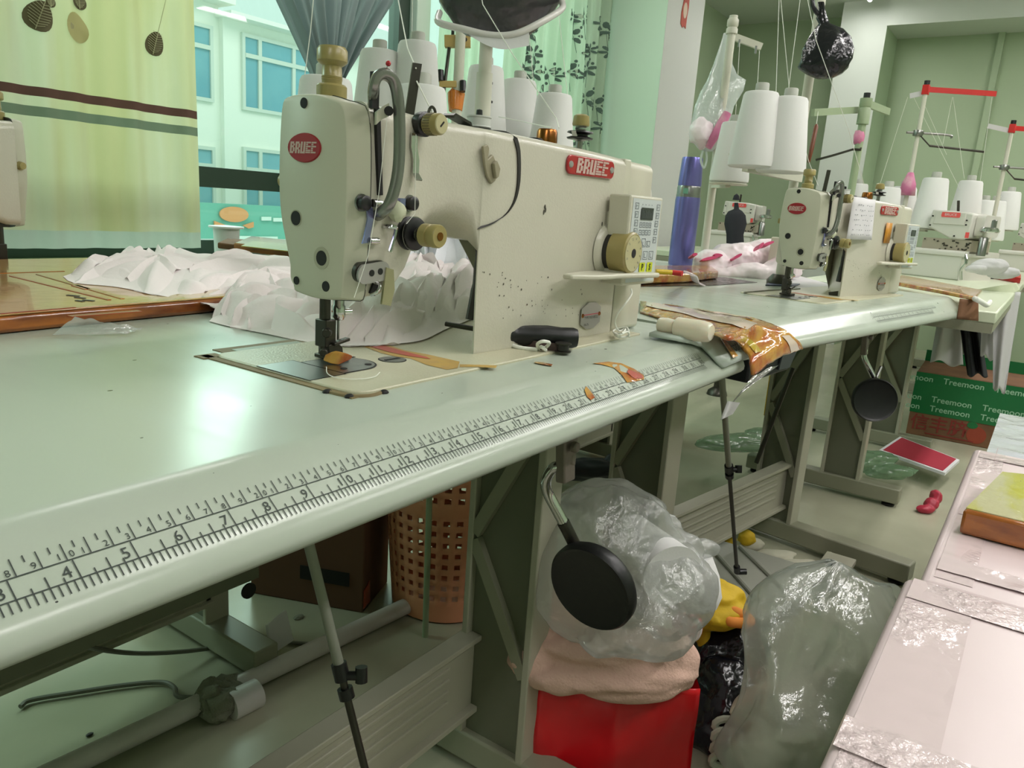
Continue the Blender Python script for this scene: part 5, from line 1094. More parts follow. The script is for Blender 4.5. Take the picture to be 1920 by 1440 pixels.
# brown awl on a string, and the green-grey stand behind
zE = 2.7; pE = P(1600, 335, d=zE); pE = V(pE.x, pE.y, 0); tE = thing('thread_stand', 'pale green thread stand with black cap and two arms against the pillar', 'thread stand', pE)
zt = P(1622, 190, d=zE).z; MB().cyl(V(pE.x, pE.y, -.03), pE+V(0,0,zt), .013, 14).build('pole', M['pole_green'], tE)
MB().lathe([(.02, 0), (.02, .05), (.016, .055), (.02, .06), (.02, .085), (0, .085)], pE+V(0,0,zt-.085)).build('pole_cap', M['pole_green'], tE); MB().cyl(pE+V(0,0,zt), pE+V(0,0,zt+.018), .011, 12).build('cap_knob', M['black'], tE)
b = MB(); b.bar(P(1612, 206, d=zE), P(1524, 211, d=zE-.25), .012, .022); b.bar(P(1628, 195, d=zE), P(1666, 210, d=zE+.1), .012, .024); b.build('top_arm', M['pole_green'], tE)
b = MB(); b.tube([P(1530, 300, d=zE-.1), P(1560, 292, d=zE-.1), P(1600, 280, d=zE-.03), P(1614, 281, d=zE-.04), P(1614, 277, d=zE-.04)], .004, 6); b.build('guide_rod', M['dark_steel'], tE)
b = MB(); q = P(1611, 258, d=zE-.03); b.sph(q, .022, 12, (.8, .8, 1.3), lump(2, .3)); tag(b.build('pink_tag', M['pink_cloth'], ang=180), 'small pink cloth knot tied on the pale green stand', 'cloth')
zw = 2.2; A, B = P(1531, 233, d=zw), P(1516, 306, d=zw); t = thing('awl', 'brown wooden awl hanging on a thread beside the second machine', 'awl', B)
MB().tube([A, A.lerp(B, .06), A.lerp(B, .6), A.lerp(B, .97), B], [.003, .0065, .0065, .004, .001], 12).build('awl_handle', M['awl_wood'], t); MB().cyl(P(1534, 209, d=zE-.24), A, .0008, 5).build('hanging_thread', M['thread'], t)
# overlock machines on the far table and their red-armed stands
def overlocker(label, loc, rz, W):
    t = thing('overlock_machine', label, 'overlock machine', loc, rz, 'overlock machines'); s = W/105; kw = dict(parent=t, local=True)
    X = lambda u: (u-1690)*s; Z = lambda v: (517-v)*s
    b = MB(); b.loft([[(x, p, q) for p, q in rrect(0, .30, Z(517), Z(472), .008, 4)] for x in (X(1690), X(1795))]); b.build('base_box', M['white_enamel'], **kw)
    b = MB(); b.loft([[(x, p, q) for p, q in rrect(-.008, .31, Z(474), Z(464), .010, 4, .002)] for x in (X(1688), X(1800))]); b.build('base_lid', M['white_enamel'], **kw)
    b = MB().mat(M['looper']); b.box((X(1712), .03, Z(468)), (X(1800), .2, Z(444))); b.mat(M['dark_steel']); rnd = random.Random(2)
    for k in range(22): x = X(1712+88*rnd.random()); z = Z(446+20*rnd.random()); b.bar((x, .026, z), (x+.012*rnd.random(), .028, z+.008*(rnd.random()-.5)), .004, .005)
    b.build('looper_housing', None, **kw)
    pl = [(X(1722), Z(392)), (X(1719), Z(424)), (X(1730), Z(429)), (X(1762), Z(443)), (X(1785), Z(444)), (X(1795), Z(440)), (X(1797), Z(397)), (X(1780), Z(394))]
    MB().prism(pl, (0, .02, 0), (1,0,0), (0,0,1), (0, .20, 0)).build('head_casting', M['white_enamel'], bevel=.006, **kw)
    MB().prism([(X(1731), Z(394)), (X(1728), Z(418)), (X(1784), Z(418)), (X(1784), Z(396))], (0, .016, 0), (1,0,0), (0,0,1), (0, .006, 0)).build('front_cover', M['white_enamel'], bevel=.002, **kw)
    bd = MB().prism([(X(1741)+a*34*s, Z(405)+c*10*s) for a, c in ((.03, 0), (0, .3), (.03, .9), (.97, .9), (1, .4), (.97, 0))], (0, .0155, 0), (1,0,0), (0,0,1), (0, -.002, 0)).build('badge', M['coral'], **kw)
    b = MB(); b.text('BRUCE', 6.4*s, (X(1758), .013, Z(400.5)), (1,0,0), (0,0,1), 0, 0, 1.1); b.build('badge_lettering', M['paper'], bd, local=True)
    b = MB()
    for u, v in ((1725, 404), (1723, 421), (1770, 438), (1787, 409), (1787, 417)): b.cyl((X(u), .02, Z(v)), (X(u), .016, Z(v)), .0032, 10)
    b.build('cover_screws', M['hole'], **kw)
    MB().box((X(1789), .018, Z(440)), (X(1795), .022, Z(430))).build('red_guard_mark', M['coral'], **kw)
    b = MB(); b.bar((X(1752), .1, Z(393)), (X(1755), .07, Z(374)), .010, .006); b.build('presser_lever', M['dark_steel'], bevel=.001, **kw)
    b = MB(); b.loft([[(x, p, q) for p, q in rrect(.05, .19, Z(436), Z(398), .012, 4)] for x in (X(1797), X(1812))]); b.build('rear_casing', M['white_enamel'], **kw)
    MB().lathe([(.017, 0), (.017, .07), (.013, .075)], (X(1816), .05, Z(470)), n=20).build('tension_post', M['steel'], **kw)
    MB().lathe([(.030, 0), (.034, .004), (.034, .014), (.028, .02), (0, .022)], (X(1822), .05, Z(428)), n=26).build('hand_wheel', M['chrome'], **kw)
    MB().lathe([(.010, 0), (.010, .03), (.006, .034), (0, .034)], (X(1826), .06, Z(420)), n=16).build('wheel_knob', M['steel'], **kw)
    MB().tube(smooth([(X(1800), .0, Z(470)), (X(1806), -.01, Z(484)), (X(1800), -.01, Z(497)), (X(1802), -.004, Z(515))], 4), .006, 8).build('side_lever', M['chrome'], **kw)
    return t
A, B = P(1690, 514, z=-.03), P(1795, 526, z=-.03); W = (B-A).length; rz = math.atan2((B-A).y, (B-A).x)
OV1 = overlocker('white overlock machine with red badge on the ivory table', A, rz, W)
A2 = P(1868, 505, z=-.03); OV2 = dup(OV1, A2, rz, 'white overlock machine cut by the photo edge at the end of the row')
def red_stand(label, base, top, armL, armR, zc):
    p = P(*base, d=zc); zt = P(*top, d=zc).z; p = V(p.x, p.y, -.03); t = thing('thread_stand', label, 'thread stand', p, 0, 'red armed thread stands')
    MB().cyl(p, V(p.x, p.y, zt), .0095, 14).build('pole', M['pole'], t); q = V(p.x, p.y, zt)
    b = MB(); b.box(q-V(.014,.014,.028), q+V(.014,.014,.012)); b.build('arm_joint', M['red_p'], t, bevel=.002); MB().cyl(q+V(0,0,.012), q+V(0,0,.03), .012, 12).build('cap_knob', M['black'], t)
    e = P(*armR[0], d=zc); f = P(*armR[1], d=zc-.1); e.z = f.z = zt-.006; MB().bar(V(p.x, p.y, e.z), f, .008, .022).build('red_arm', M['red_p'], t)
    f = P(*armL, d=zc-.05); MB().bar(q-V(0,0,.02), f, .006, .022).build('white_arm', M['paper'], t)
    zm = zt-.19; b = MB(); d = (P(*armR[1], d=zc-.1)-q); d.z = 0; d.normalize(); b.tube(smooth([V(p.x, p.y, zm)-d*.05, V(p.x, p.y, zm)+d*.13, V(p.x, p.y, zm)+d*.15-V(0,0,.012)], 4), .0055, 8); b.lathe([(.02, -.012), (.024, 0), (.02, .012)], (p.x, p.y, zm), n=16); b.build('guide_rod', M['steel'], t)
    b = MB(); b.cyl(V(p.x, p.y, zm-.05)+d*.06, V(p.x, p.y, zm-.06)+d*.30, .005, 8); b.cyl(V(p.x, p.y, zm), V(p.x, p.y, zm-.05)+d*.06, .003, 6); b.build('dark_rod', M['dark_steel'], t)
    return t, q, d
zF = 3.45
tF, qF, dF = red_stand('thread stand with a long red arm above the first overlock machine', (1705, 340), (1736, 172), (1706, 180), ((1748, 172), (1868, 174)), zF)
tG, qG, dG = red_stand('thread stand with red arm cut by the photo edge', (1865, 400), (1883, 242), (1852, 236), ((1890, 248), (1990, 250)), 3.8)
og = 'cones of the overlock machines'; locs = []
for u, v, w_, lab in ((1666, 353, 40, 'white thread cone right behind the motor of the second machine'), (1697, 352, 38, 'white thread cone below the pink tip on the red armed stand'), (1755, 336, 41, 'tall white thread cone behind the first overlock machine'), (1821, 341, 37, 'tall white thread cone behind the hand wheel of the overlock machine'), (1848, 377, 32, 'bagged white thread cone behind the steel hand wheel'), (1868, 378, 32, 'bagged white thread cone nearer to the photo edge'), (1896, 361, 31, 'white thread cone behind the overlock machine at the photo edge'), (1611, 346, 30, 'small white thread cone seen over the arm of the second machine')):
    t, l = cone(u, v, w_, lab, og, .094); locs.append(l)
b = MB()
for l in locs[:4]: rest(b, l, V(qF.x, qF.y, 0))
b.build('cone_rest', M['pole'], tF)
b = MB()
for l in locs[4:7]: rest(b, l, V(qG.x, qG.y, 0))
b.build('cone_rest', M['pole'], tG)
b = MB(); rest(b, locs[7], pE); b.build('cone_rest', M['pole'], tE)
b = MB(); p = V(qF.x, qF.y, 0); b.lathe([(.012, .05), (.03, .0), (.034, -.05)], V(qF.x, qF.y, P(1707, 345, d=zF).z), n=18); tag(b.build('pink_pouch', M['pink_cloth'], ang=180), 'pink plastic pouch slipped over the foot of the red armed stand', 'pouch')
# overlocker and dress form further back by the pillar
OV3 = dup(OV1, P(1322, 470, z=-.03), rz+.5, 'white machine head half hidden behind the thermos by the pillar')
zM = 3.6; t = thing('dress_form', 'black dress form standing behind the carrier bag near the pillar', 'mannequin', P(1388, 447, d=zM))
rows = [(380, 1377, 1384), (392, 1376, 1386), (396, 1366, 1392), (404, 1360, 1398), (420, 1358, 1400), (440, 1362, 1394), (470, 1362, 1396)]
b = MB(); b.loft([bagrow(v, l, r, zM, .6, 22, 0, 0) for v, l, r in rows]); b.build('torso', M['form_black'], t, ang=60)
q = P(1380, 375, d=zM); MB().lathe([(.016, 0), (.012, .02), (.0, .03)], q).build('neck_cap', M['form_black'], t); c = P(1380, 470, d=zM); MB().cyl(V(c.x, c.y, -TZ), V(c.x, c.y, c.z), .02, 12).build('stand_pole', M['dark_steel'], t); MB().lathe([(.05, 0), (.045, .02), (.02, .04)], V(c.x, c.y, -TZ)).build('stand_base', M['dark_steel'], t)
# threads running up from the cones and down to the machines
def thr(label, *pts, r=.0007):
    b = MB(); b.tube([Vector(p) for p in pts], r, 5); return tag(b.build('sewing_thread', M['thread']), label, 'thread', 'threads strung between stands and machines')
thr('white thread slanting down across the dark parcel towards the winder tension', P(893, -60, d=1.08), P(905, 8, d=1.06), P(960, 100, d=1.0), P(1043, 222, d=.95), P(1048, 240, y=.075))
thr('white thread from above to the dark thread post', P(735, -60, d=1.0), P(764, 90, d=.8), P(780, 128, y=.088))
thr('white thread from the dark post down to the eyelet', P(781, 152, y=.088), P(811, 212, y=.07))
thr('white thread rising from the cone behind the presser knob', P(570, 152, d=1.1), P(582, 60, d=1.1), P(593, -60, d=1.1))
thr('white thread above the tallest cone', P(772, 82, d=1.43), P(774, -40, d=1.45))
thr('white thread beside the flowered curtain, going down to the brass cup cone', P(1046, 10, d=1.55), P(1062, 160, d=1.55), P(1066, 190, d=1.55))
thr('thin white thread above the cone next to the grey pole', P(990, 40, d=1.6), P(1000, 152, d=1.62))
thr('slack white thread crossing between the cones to the brass cup', P(935, 219, d=1.2), P(980, 228, d=1.1), P(1035, 240, y=.075))
thr('white thread slanting past the black bag down to the second machine', P(1508, -30, d=1.5), P(1530, 75, d=1.5), P(1590, 240, d=1.6), P(1620, 345, d=1.75))
thr('white thread rising from the front cone of the second stand', P(1455, 174, d=1.62), P(1462, -40, d=1.7))
thr('white thread falling past the second stand cones to the awl', P(1461, -30, d=1.55), P(1480, 170, d=1.6), P(1517, 305, d=1.7), P(1534, 348, d=1.7))
thr('white thread crossing towards the far cone of the second stand', P(1504, -30, d=1.7), P(1476, 185, d=1.66))
thr('white thread hanging from the arm of the cream stand', P(1387, 80, d=2.12), P(1378, 235, d=2.05))
thr('white thread hanging from the arm tip of the cream stand', P(1424, 95, d=2.12), P(1420, 165, d=1.8))
for (u0, v0, u1, v1, lab) in ((1702, 182, 1650, 345, 'thread from the white arm to the cone behind the second motor'), (1713, 182, 1800, 355, 'thread from the white arm across to the tall far cone'), (1735, 200, 1775, 290, 'thread beside the red armed pole'), (1786, 182, 1768, 270, 'thread from the middle of the red arm'), (1787, 182, 1808, 335, 'thread from the red arm to the tall cone'), (1860, 182, 1838, 340, 'thread from the end of the red arm')):
    thr('white '+lab, P(u0, v0, d=3.42), P(u1, v1, d=3.35))
thr('needle thread hanging down the front of the head to the guide cover', V(*P(727, 209, y=.02)), V(*P(710, 365, y=.024)), V(*P(690, 480, y=.022)), V(*P(664, 558, y=.02)), r=.00025)
thr('needle thread running down from the first tension disc', V(*P(780, 252, y=.03)), V(*P(778, 400, y=.026)), V(*P(762, 420, y=.022)), r=.00025)
# ================================================================ under and beside the tables
F = -TZ
def wrinkle(d, s, k, f=5): return 1+k*noise.noise(d*2+V(s, s, 0))+k*.7*(1-abs(noise.noise(d*f+V(s, 0, s))*2))*.5
# board along the window side table, and the pipe, lint and cables lying on the floor
MB().box((-.9, .478, -.42), (.615, .498, -.055)).build('modesty_panel', M['leg_dark'], TB)
q = P(465, 1107, y=.477); MB().cyl(q, q+V(0,-.003,0), .012, 16).build('panel_hole', M['hole'], TB)
A, B = P(60, 1468, z=F+.02), P(762, 1136, z=F+.02); MB().cyl(A, B, .0165, 18).build; b = MB(); b.cyl(A, B, .0165, 18)
tag(b.build('white_pipe', M['pipe']), 'long white plastic pipe lying on the floor under the nearest table', 'pipe')
def cable(name, label, pts, r, m, cat='cable', z=None):
    b = MB(); b.tube(smooth(pts, 6), r, 8); return tag(b.build(name, m), label, cat)
cable('power_cable', 'grey cable looping along the floor left of the dusty pipe joint', [P(38, 1325, z=F+.006), P(60, 1312, z=F+.006), P(150, 1297, z=F+.006), P(230, 1285, z=F+.006), P(300, 1279, z=F+.006), P(326, 1288, z=F+.01), P(333, 1305, z=F+.02), P(370, 1308, z=F+.03)], .004, M['cable'])
cable('power_cable', 'grey cable drooping from the table edge to the pipe by the carton', [P(115, 1200, z=F+.2), P(190, 1218, z=F+.12), P(260, 1225, z=F+.06), P(340, 1222, z=F+.03), P(420, 1212, z=F+.008), P(480, 1202, z=F+.006), P(560, 1206, z=F+.006), P(640, 1212, z=F+.006)], .004, M['cable'])
b = MB(); rnd = random.Random(8)
for k in range(9): q = P(395+rnd.random()*60, 1290+rnd.random()*40, z=F+.015+.03*rnd.random()); b.sph(q, .012+.014*rnd.random(), 12, (1, 1, .8), lambda d: wrinkle(d, k, .5, 6))
tag(b.build('lint_clump', M['lint'], ang=180), 'clump of grey lint caught on the white pipe', 'lint')
b = MB(); q = P(410, 1310, z=F+.02); b.lathe([(.024, 0), (.024, .05)], q-V(.0, .03, 0), B-A, 18); tag(b.build('pipe_joint', M['pipe']), 'white coupling on the pipe under the lint', 'coupling')
b = MB(); b.prism([(0,0),(.05,.005),(.055,.06),(.01,.05)], P(505, 1228, z=F+.02), (1,0,0), (0,.5,.9), (.004,-.004,0)); tag(b.build('paper_scrap', M['white_plastic'], bevel=.001), 'pale scrap leaning at the foot of the window side table', 'paper')
for u, v, r in ((168, 1377, .006), (560, 1157, .012), (300, 1355, .008)):
    b = MB(); b.sph(P(u, v, z=F+.002), r, 8, (1, .7, .3)); tag(b.build('floor_scrap', M['gasket'] if r < .007 else M['lint']), {.006: 'tiny dark speck of dirt on the floor above the pipe', .012: 'pale scrap of cloth on the floor by the carton', .008: 'grey fluff beside the pipe on the floor'}[r], 'scrap')
# treadle rods
def rod(label, pts, r, clampat, joint=None):
    t = thing('treadle_rod', label, 'rod', pts[-1]); A, B = pts[0], pts[-1]; c = A.lerp(B, clampat)
    MB().cyl(A, c, r*1.35, 12).build('upper_rod', M['rod_grey'], t); MB().cyl(c, B, r, 12).build('lower_rod', M['dark_steel'], t)
    b = MB(); d = (B-A).normalized(); b.cyl(c-d*.012, c+d*.004, r*2, 12); b.cyl(c+d*.012, c+d*.022, r*2, 12); b.cyl(c, c+RX*.022, r*1.2, 10); b.cyl(c+RX*.018+RUP*.008, c+RX*.018-RUP*.006, r*1.6, 10); b.build('rod_clamp', M['black'], t)
    if joint: b = MB(); b.cyl(B+d*-.02, B, r*1.7, 12); b.cyl(B, B+RX*.02, r*1.6, 10); b.build('ball_joint', M['black'], t)
    return t
rod('treadle rod slanting under the nearest table, left of its leg', [P(574, 1000, y=.10), P(700, 1505, y=.02)], .0036, .52)
rod('dark treadle rod in front of the second table cross panel', [P(1352, 690, y=.02), P(1382, 1072, z=F+.085)], .0042, .43, True)
b = MB(); b.cyl(P(1487, 690, d=1.9), P(1418, 868, d=1.95), .006, 10); tag(b.build('dark_rod', M['dark_steel']), 'slanting dark rod behind the cross panel of the second table', 'rod')
b = MB(); b.cyl(P(806, 900, y=.47), P(797, 1203, y=.47), .006, 10); tag(b.build('thin_pole', M['pole_green']), 'thin pale pole in front of the peach basket', 'pole')
# treadle
t = thing('foot_treadle', 'broad grey foot treadle on the floor under the second table', 'treadle', P(1430, 1080, z=F))
b = MB(); slab(b, [(1.43, -.05), (1.62, -.10), (1.76, -.085), (1.755, .20), (1.45, .20)], F+.035, F+.052); b.build('treadle_plate', M['treadle'], t, bevel=.006)
b = MB(); b.cyl((1.50, -.02, F+.055), (1.70, .17, F+.055), .006, 8); b.cyl((1.58, -.06, F+.055), (1.74, .10, F+.055), .006, 8); b.build('grip_ridge', M['treadle'], t)
b = MB(); b.box((1.44, -.03, F), (1.48, .18, F+.036)); b.box((1.70, -.06, F), (1.74, .18, F+.036)); b.build('treadle_base', M['leg_dark'], t)
b = MB(); b.box((1.76, -.14, F+.03), (1.90, -.07, F+.045)); b.build('mounting_bracket', M['leg_light'], t, bevel=.002); MB().cyl((1.83, -.105, F+.045), (1.83, -.105, F+.05), .008, 12).build('bracket_screw', M['black'], t)
# knee lift pads
def knee(label, c, n, rad, rodpts, br, rr=.006):
    t = thing('knee_lift', label, 'knee lift', rodpts[0]); n = n.normalized()
    MB().lathe([(rad*.6, -.013), (rad*.93, -.012), (rad*1.0, -.006), (rad, .003), (rad*.95, .007), (rad*.9, .006), (rad*.85, .0048), (0, .0042)], c, n, 44).build('knee_pad', M['rubber'], t)
    pts = smooth(rodpts, 6); k = int(len(pts)*.74)
    MB().tube(pts[:k+1], rr, 12).build('bent_rod', M['chrome'], t); MB().tube(pts[k:], rr*1.18, 12).build('rod_sleeve', M['dark_steel'], t)
    b = MB(); q = rodpts[0]; b.bar(q+V(0,.006,.05), q+V(0,.0,-.012), .022, .012, (0,1,0)); b.bar(q+V(.022,.01,.045), q+V(.004,0,.005), .010, .012, (0,1,0)); b.cyl(q+V(-.001,-.004,.028), q+V(-.001,-.012,.028), .006, 12); b.build('bracket', M['worn_metal'], t, bevel=.002)
    b = MB(); b.bar(q+V(-.045,.02,.045), q+V(.01,.02,.045), .02, .02); b.build('shaft_block', M['dark_steel'], t)
    return t
d0 = .83
knee('black oval knee lift pad on a bent steel rod under the nearest table', P(1110, 1100, d=d0), RX*-.60-RUP*.33-RF*.73, .0515, [P(1062, 882, d=d0-.02), P(1040, 876, d=d0-.02), P(1024, 900, d=d0-.01), P(1028, 925, d=d0), P(1046, 960, d=d0+.005), P(1066, 998, d=d0+.01), P(1084, 1035, d=d0+.02)], None)
d1 = 1.66
knee('round black knee lift pad hanging under the second table', P(1640, 750, d=d1), RX*-.12+RUP*-.1-RF*.98, .0475, [P(1622, 655, d=d1), P(1620, 668, d=d1), P(1627, 685, d=d1), P(1637, 706, d=d1+.01), P(1641, 722, d=d1+.02)], None)
b = MB(); b.tube([P(1652, 688, d=d1+.04), P(1640, 715, d=d1+.02)], .004, 8); tag(b.build('link_rod', M['steel']), 'short link rod beside the second knee lift', 'rod')
# control box under the second table
t = thing('control_box', 'dark control box hanging under the front of the second table', 'control box', t2(.44, .0, -.12))
x0, x1 = .30, .46; b = MB(); b.X = Matrix.Translation(O2) @ Matrix.Rotation(R2, 4, 'Z'); b.prism([(x0, -.046), (x1+.05, -.046), (x1, -.118), (x0, -.125)], (0, .0, 0), (1,0,0), (0,0,1), (0, .16, 0)); b.build('box_shell', M['box_navy'], t, bevel=.004)
b = MB(); b.X = Matrix.Translation(O2) @ Matrix.Rotation(R2, 4, 'Z'); b.prism([(x1-.035, -.056), (x1+.035, -.056), (x1-.005, -.112), (x1-.05, -.112)], (0, -.001, 0), (1,0,0), (0,0,1), (0, -.003, 0)); b.build('front_label', M['box_grey'], t)
# peach laundry basket: real holes in a lathed wall
c = P(845, 1140, z=F); c.z = F; c += V(.03, .04, 0); t = thing('laundry_basket', 'peach plastic basket with square holes under the nearest table', 'basket', c)
b = MB(); n, rows = 64, 30; H = .36
prof = [(.115+.03*k/rows, H*k/rows) for k in range(rows+1)]
vs = [c+V(r*math.cos(2*math.pi*i/n), r*math.sin(2*math.pi*i/n), h+.004) for r, h in prof for i in range(n)]; fs = []
for k in range(rows):
    for i in range(n):
        if 4 <= k < 19 and k % 2 == 0 and i % 2 == 0: continue
        if k > 21 and k < 28 and k % 2 == 0 and i % 2 == 0: continue
        fs.append((k*n+i, k*n+(i+1) % n, (k+1)*n+(i+1) % n, (k+1)*n+i))
b.add(vs, fs); b.add(vs[:n]+[c+V(0,0,.004)], [(i, (i+1) % n, n) for i in range(n)]); o = b.build('basket_body', M['peach'], t, ang=60); q = o.modifiers.new('s', 'SOLIDIFY'); q.thickness = .004
MB().lathe([(.142, H), (.150, H+.004), (.150, H+.016), (.143, H+.016)], c, n=48).build('rim', M['peach'], t)
# cartons under the window side tables
def carton(label, A, B, depth, h, m, name='carton', z=F, flaps=False, grp=None):
    """box whose front face runs from A to B on the floor and goes back by depth"""
    A, B = V(A.x, A.y, z), V(B.x, B.y, z); u = (B-A).normalized(); w = V(-u.y, u.x, 0); t = thing(name, label, 'box', A.lerp(B, .5)+w*depth/2, 0, grp)
    L = (B-A).length; b = MB(); b.prism([(0, 0), (L, 0), (L, h), (0, h)], A, u, (0,0,1), w*depth); b.build('carton_body', m, t, bevel=.003)
    return t, A, u, w, L
t, A, u, w_, L = carton('dark brown carton standing beside the peach basket', P(470, 1112, z=F), P(680, 1150, z=F), .14, .34, M['card_dark'])
b = MB(); b.prism([(L*.45, .055), (L*.88, .055), (L*.88, .085), (L*.45, .085)], A-w_*.001, u, (0,0,1), -w_*.0012); b.build('printed_block', M['hole'], t)
b = MB(); q = A+u*(L+.001); b.prism([(.0, .0), (.035, 0), (.03, .05), (.0, .04)], q+V(0,0,.01), w_, (0,0,1), u*.001); b.build('red_print', M['red_strip'], t)
b = MB(); A2, B2 = P(1122, 872, d=2.3), P(1155, 868, d=2.3); carton('brown carton far under the tables behind the knee lift rod', V(1.90, .92, 0), V(2.13, .80, 0), .2, .48, M['card'])
carton('second brown carton far under the tables, close to the table leg', V(2.42, .80, 0), V(2.62, .66, 0), .2, .50, M['card'])
# red gift bag, fleece, clear bag with a white roll
ug = RX.copy(); ug.z = 0; ug.normalize(); wg = V(-ug.y, ug.x, 0)
zg = 1.10; A, B = P(1003, 1300, d=zg), P(1316, 1300, d=zg); c = (A+B)/2; c.z = F; hw = (B-A).length/2
t = thing('gift_bag', 'red paper gift bag with white inside standing on the floor', 'bag', c)
topz = P(1150, 1275, d=zg).z
def gb(b, s, th): 
    b.add([c+ug*-hw+V(0,0,0), c+ug*hw, c+ug*hw*.97+V(0,0,topz-F), c+ug*-hw*1.0+V(0,0,topz-F)], [(0,1,2,3)])
b = MB(); b.grid(lambda s, v: c+ug*(hw*(2*s-1)*(1-.04*v))+V(0,0,(topz-F)*v)-wg*(.006*math.sin(s*5+v*2)+.02*max(0, 1-abs(2*s-.95)*1.6-(1-v)*1.7)+.012*(1-abs(2*s-1))*v*(1-v)*2+.004*abs(noise.noise(V(s*9, v*2, 4)))+.005*noise.noise(V(s*5, v*3, 0))), 30, 16); b.build('front_panel', M['gift_red'], t, ang=180, solid=.0015)
R0 = c+ug*hw; b = MB(); dv = wg*.13
b.mat(M['gift_red']).add([R0, R0+dv*.45-ug*.02, R0+dv*.45-ug*.025+V(0,0,topz-F+.05), R0-ug*hw*.04+V(0,0,topz-F)], [(0,1,2,3)])
b.mat(M['gift_white']).add([R0+dv*.45-ug*.02, R0+dv, R0+dv-ug*.01+V(0,0,topz-F+.10), R0+dv*.45-ug*.025+V(0,0,topz-F+.10)], [(0,1,2,3)]); b.build('side_gusset', None, t)
b = MB(); b.add([c-ug*hw, c-ug*hw+dv, c-ug*hw+dv+V(0,0,topz-F), c-ug*hw+V(0,0,topz-F)], [(0,1,2,3)]); b.add([c-ug*hw+dv, c+ug*hw+dv, c+ug*hw+dv+V(0,0,topz-F), c-ug*hw+dv+V(0,0,topz-F)], [(0,1,2,3)]); b.build('back_panel', M['gift_red'], t)
b = MB(); b.tube(smooth([P(1302, 1160, d=zg+.03), P(1312, 1175, d=zg+.03), P(1306, 1195, d=zg+.03), P(1290, 1200, d=zg+.03)], 4), .004, 6); b.build('card_rim', M['gift_white'], t)
b = MB(); q = P(1290, 1172, d=zg+.06); b.sph(q, .02, 14, (1, 1, 1), lambda d: wrinkle(d, 2, .4)); tag(b.build('red_cloth', M['gift_red'], ang=180), 'crumpled red cloth peeping out behind the clear bag', 'cloth')
def crumple(o, size, strength, kind='VORONOI'):
    tx = bpy.data.textures.new('crumple', kind); tx.noise_scale = size
    if kind == 'VORONOI': tx.distance_metric = 'DISTANCE'; tx.weight_1 = 1; tx.noise_intensity = 1.2
    q = o.modifiers.new('crumple', 'DISPLACE'); q.texture = tx; q.texture_coords = 'LOCAL'; q.strength = strength; q.mid_level = .5
def soft(name, label, pts, cat, m, seeds=0, k=.18, n=26, grp=None, crump=None):
    """soft heap: list of (u, v, depth, radius, (sx, sy, sz)) lumps joined in one mesh by voxel remesh"""
    b = MB()
    for i, (u, v, d, r, sq) in enumerate(pts):
        b2 = MB(); X = Matrix((RX, RF, RUP)).transposed().to_4x4(); X.translation = P(u, v, d=d); b.X = X; b.sph((0,0,0), r, n, sq, lambda dd, i=i: wrinkle(dd, seeds+i*1.7, k, 4))
    o = b.build(name, m, ang=180); tag(o, label, cat, grp)
    q = o.modifiers.new('remesh', 'REMESH'); q.mode = 'VOXEL'; q.voxel_size = .0035; q.use_smooth_shade = True
    s = o.modifiers.new('smooth', 'SMOOTH'); s.factor = .5; s.iterations = 4
    if crump: crumple(o, *crump)
    return o
zf = 1.09
soft('fleece_blanket', 'folded pale pink fleece blanket lying over the red gift bag', [(1120, 1205, zf+.03, .10, (1.12, .7, .36)), (1160, 1262, zf-.005, .10, (1.08, .5, .24)), (1030, 1180, zf+.02, .035, (.7, .8, 1.7)), (1000, 1235, zf, .034, (1.1, .8, .8)), (1060, 1270, zf-.02, .045, (1.2, .6, .5)), (1250, 1240, zf, .05, (.9, .7, .9)), (1270, 1262, zf-.01, .026, (1.1, .9, .5)), (1050, 1130, zf+.05, .07, (1.0, .8, .9)), (1185, 1290, zf-.015, .055, (1.3, .6, .32))], 'blanket', M['fleece'], 3, .14)
A, B = P(1175, 1050, d=1.13), P(1262, 1085, d=.99)
t = thing('thread_roll', 'white roll inside the clear plastic bag on the fleece', 'roll', P(1225, 1120, d=1.08)); ax = (P(1260, 1083, d=1.0)-P(1180, 1000, d=1.13)).normalized()
q = P(1262, 1080, d=1.02); MB().lathe([(.030, -.14), (.042, -.005), (.043, 0), (.0, .0)], q, ax, 34).build('winding', M['wind'], t)
MB().lathe([(.018, 0), (.018, .001), (.012, .001)], q, ax, 20).build('roll_core', M['core'], t)
b = MB(); q = P(1305, 1085, d=1.12); b.lathe([(.028, -.03), (.034, 0), (.033, .03), (.024, .045), (0, .05)], q, -RUP+RX*.15, 24); tag(b.build('white_roll', M['wind']), 'second white roll behind the clear bag, beside the yellow cloth', 'roll')
soft('clear_bag', 'crumpled clear plastic bag round a white roll on the pink fleece', [(1145, 1040, 1.08, .095, (1.0, .8, 1.0)), (1085, 1080, 1.06, .07, (.9, .8, 1.25)), (1240, 1100, 1.05, .065, (1.0, .9, 1.0)), (1210, 1165, 1.02, .06, (1.1, .7, .9)), (1160, 1195, 1.02, .045, (1.2, .6, .6)), (1150, 965, 1.12, .06, (1.3, .8, .8)), (1255, 1030, 1.1, .045, (1, .8, .8)), (1310, 1030, 1.12, .022, (1.5, .6, .6)), (1262, 990, 1.12, .02, (.8, .6, 1.2))], 'bag', M['film_bag'], 11, .14, crump=(.09, .016))
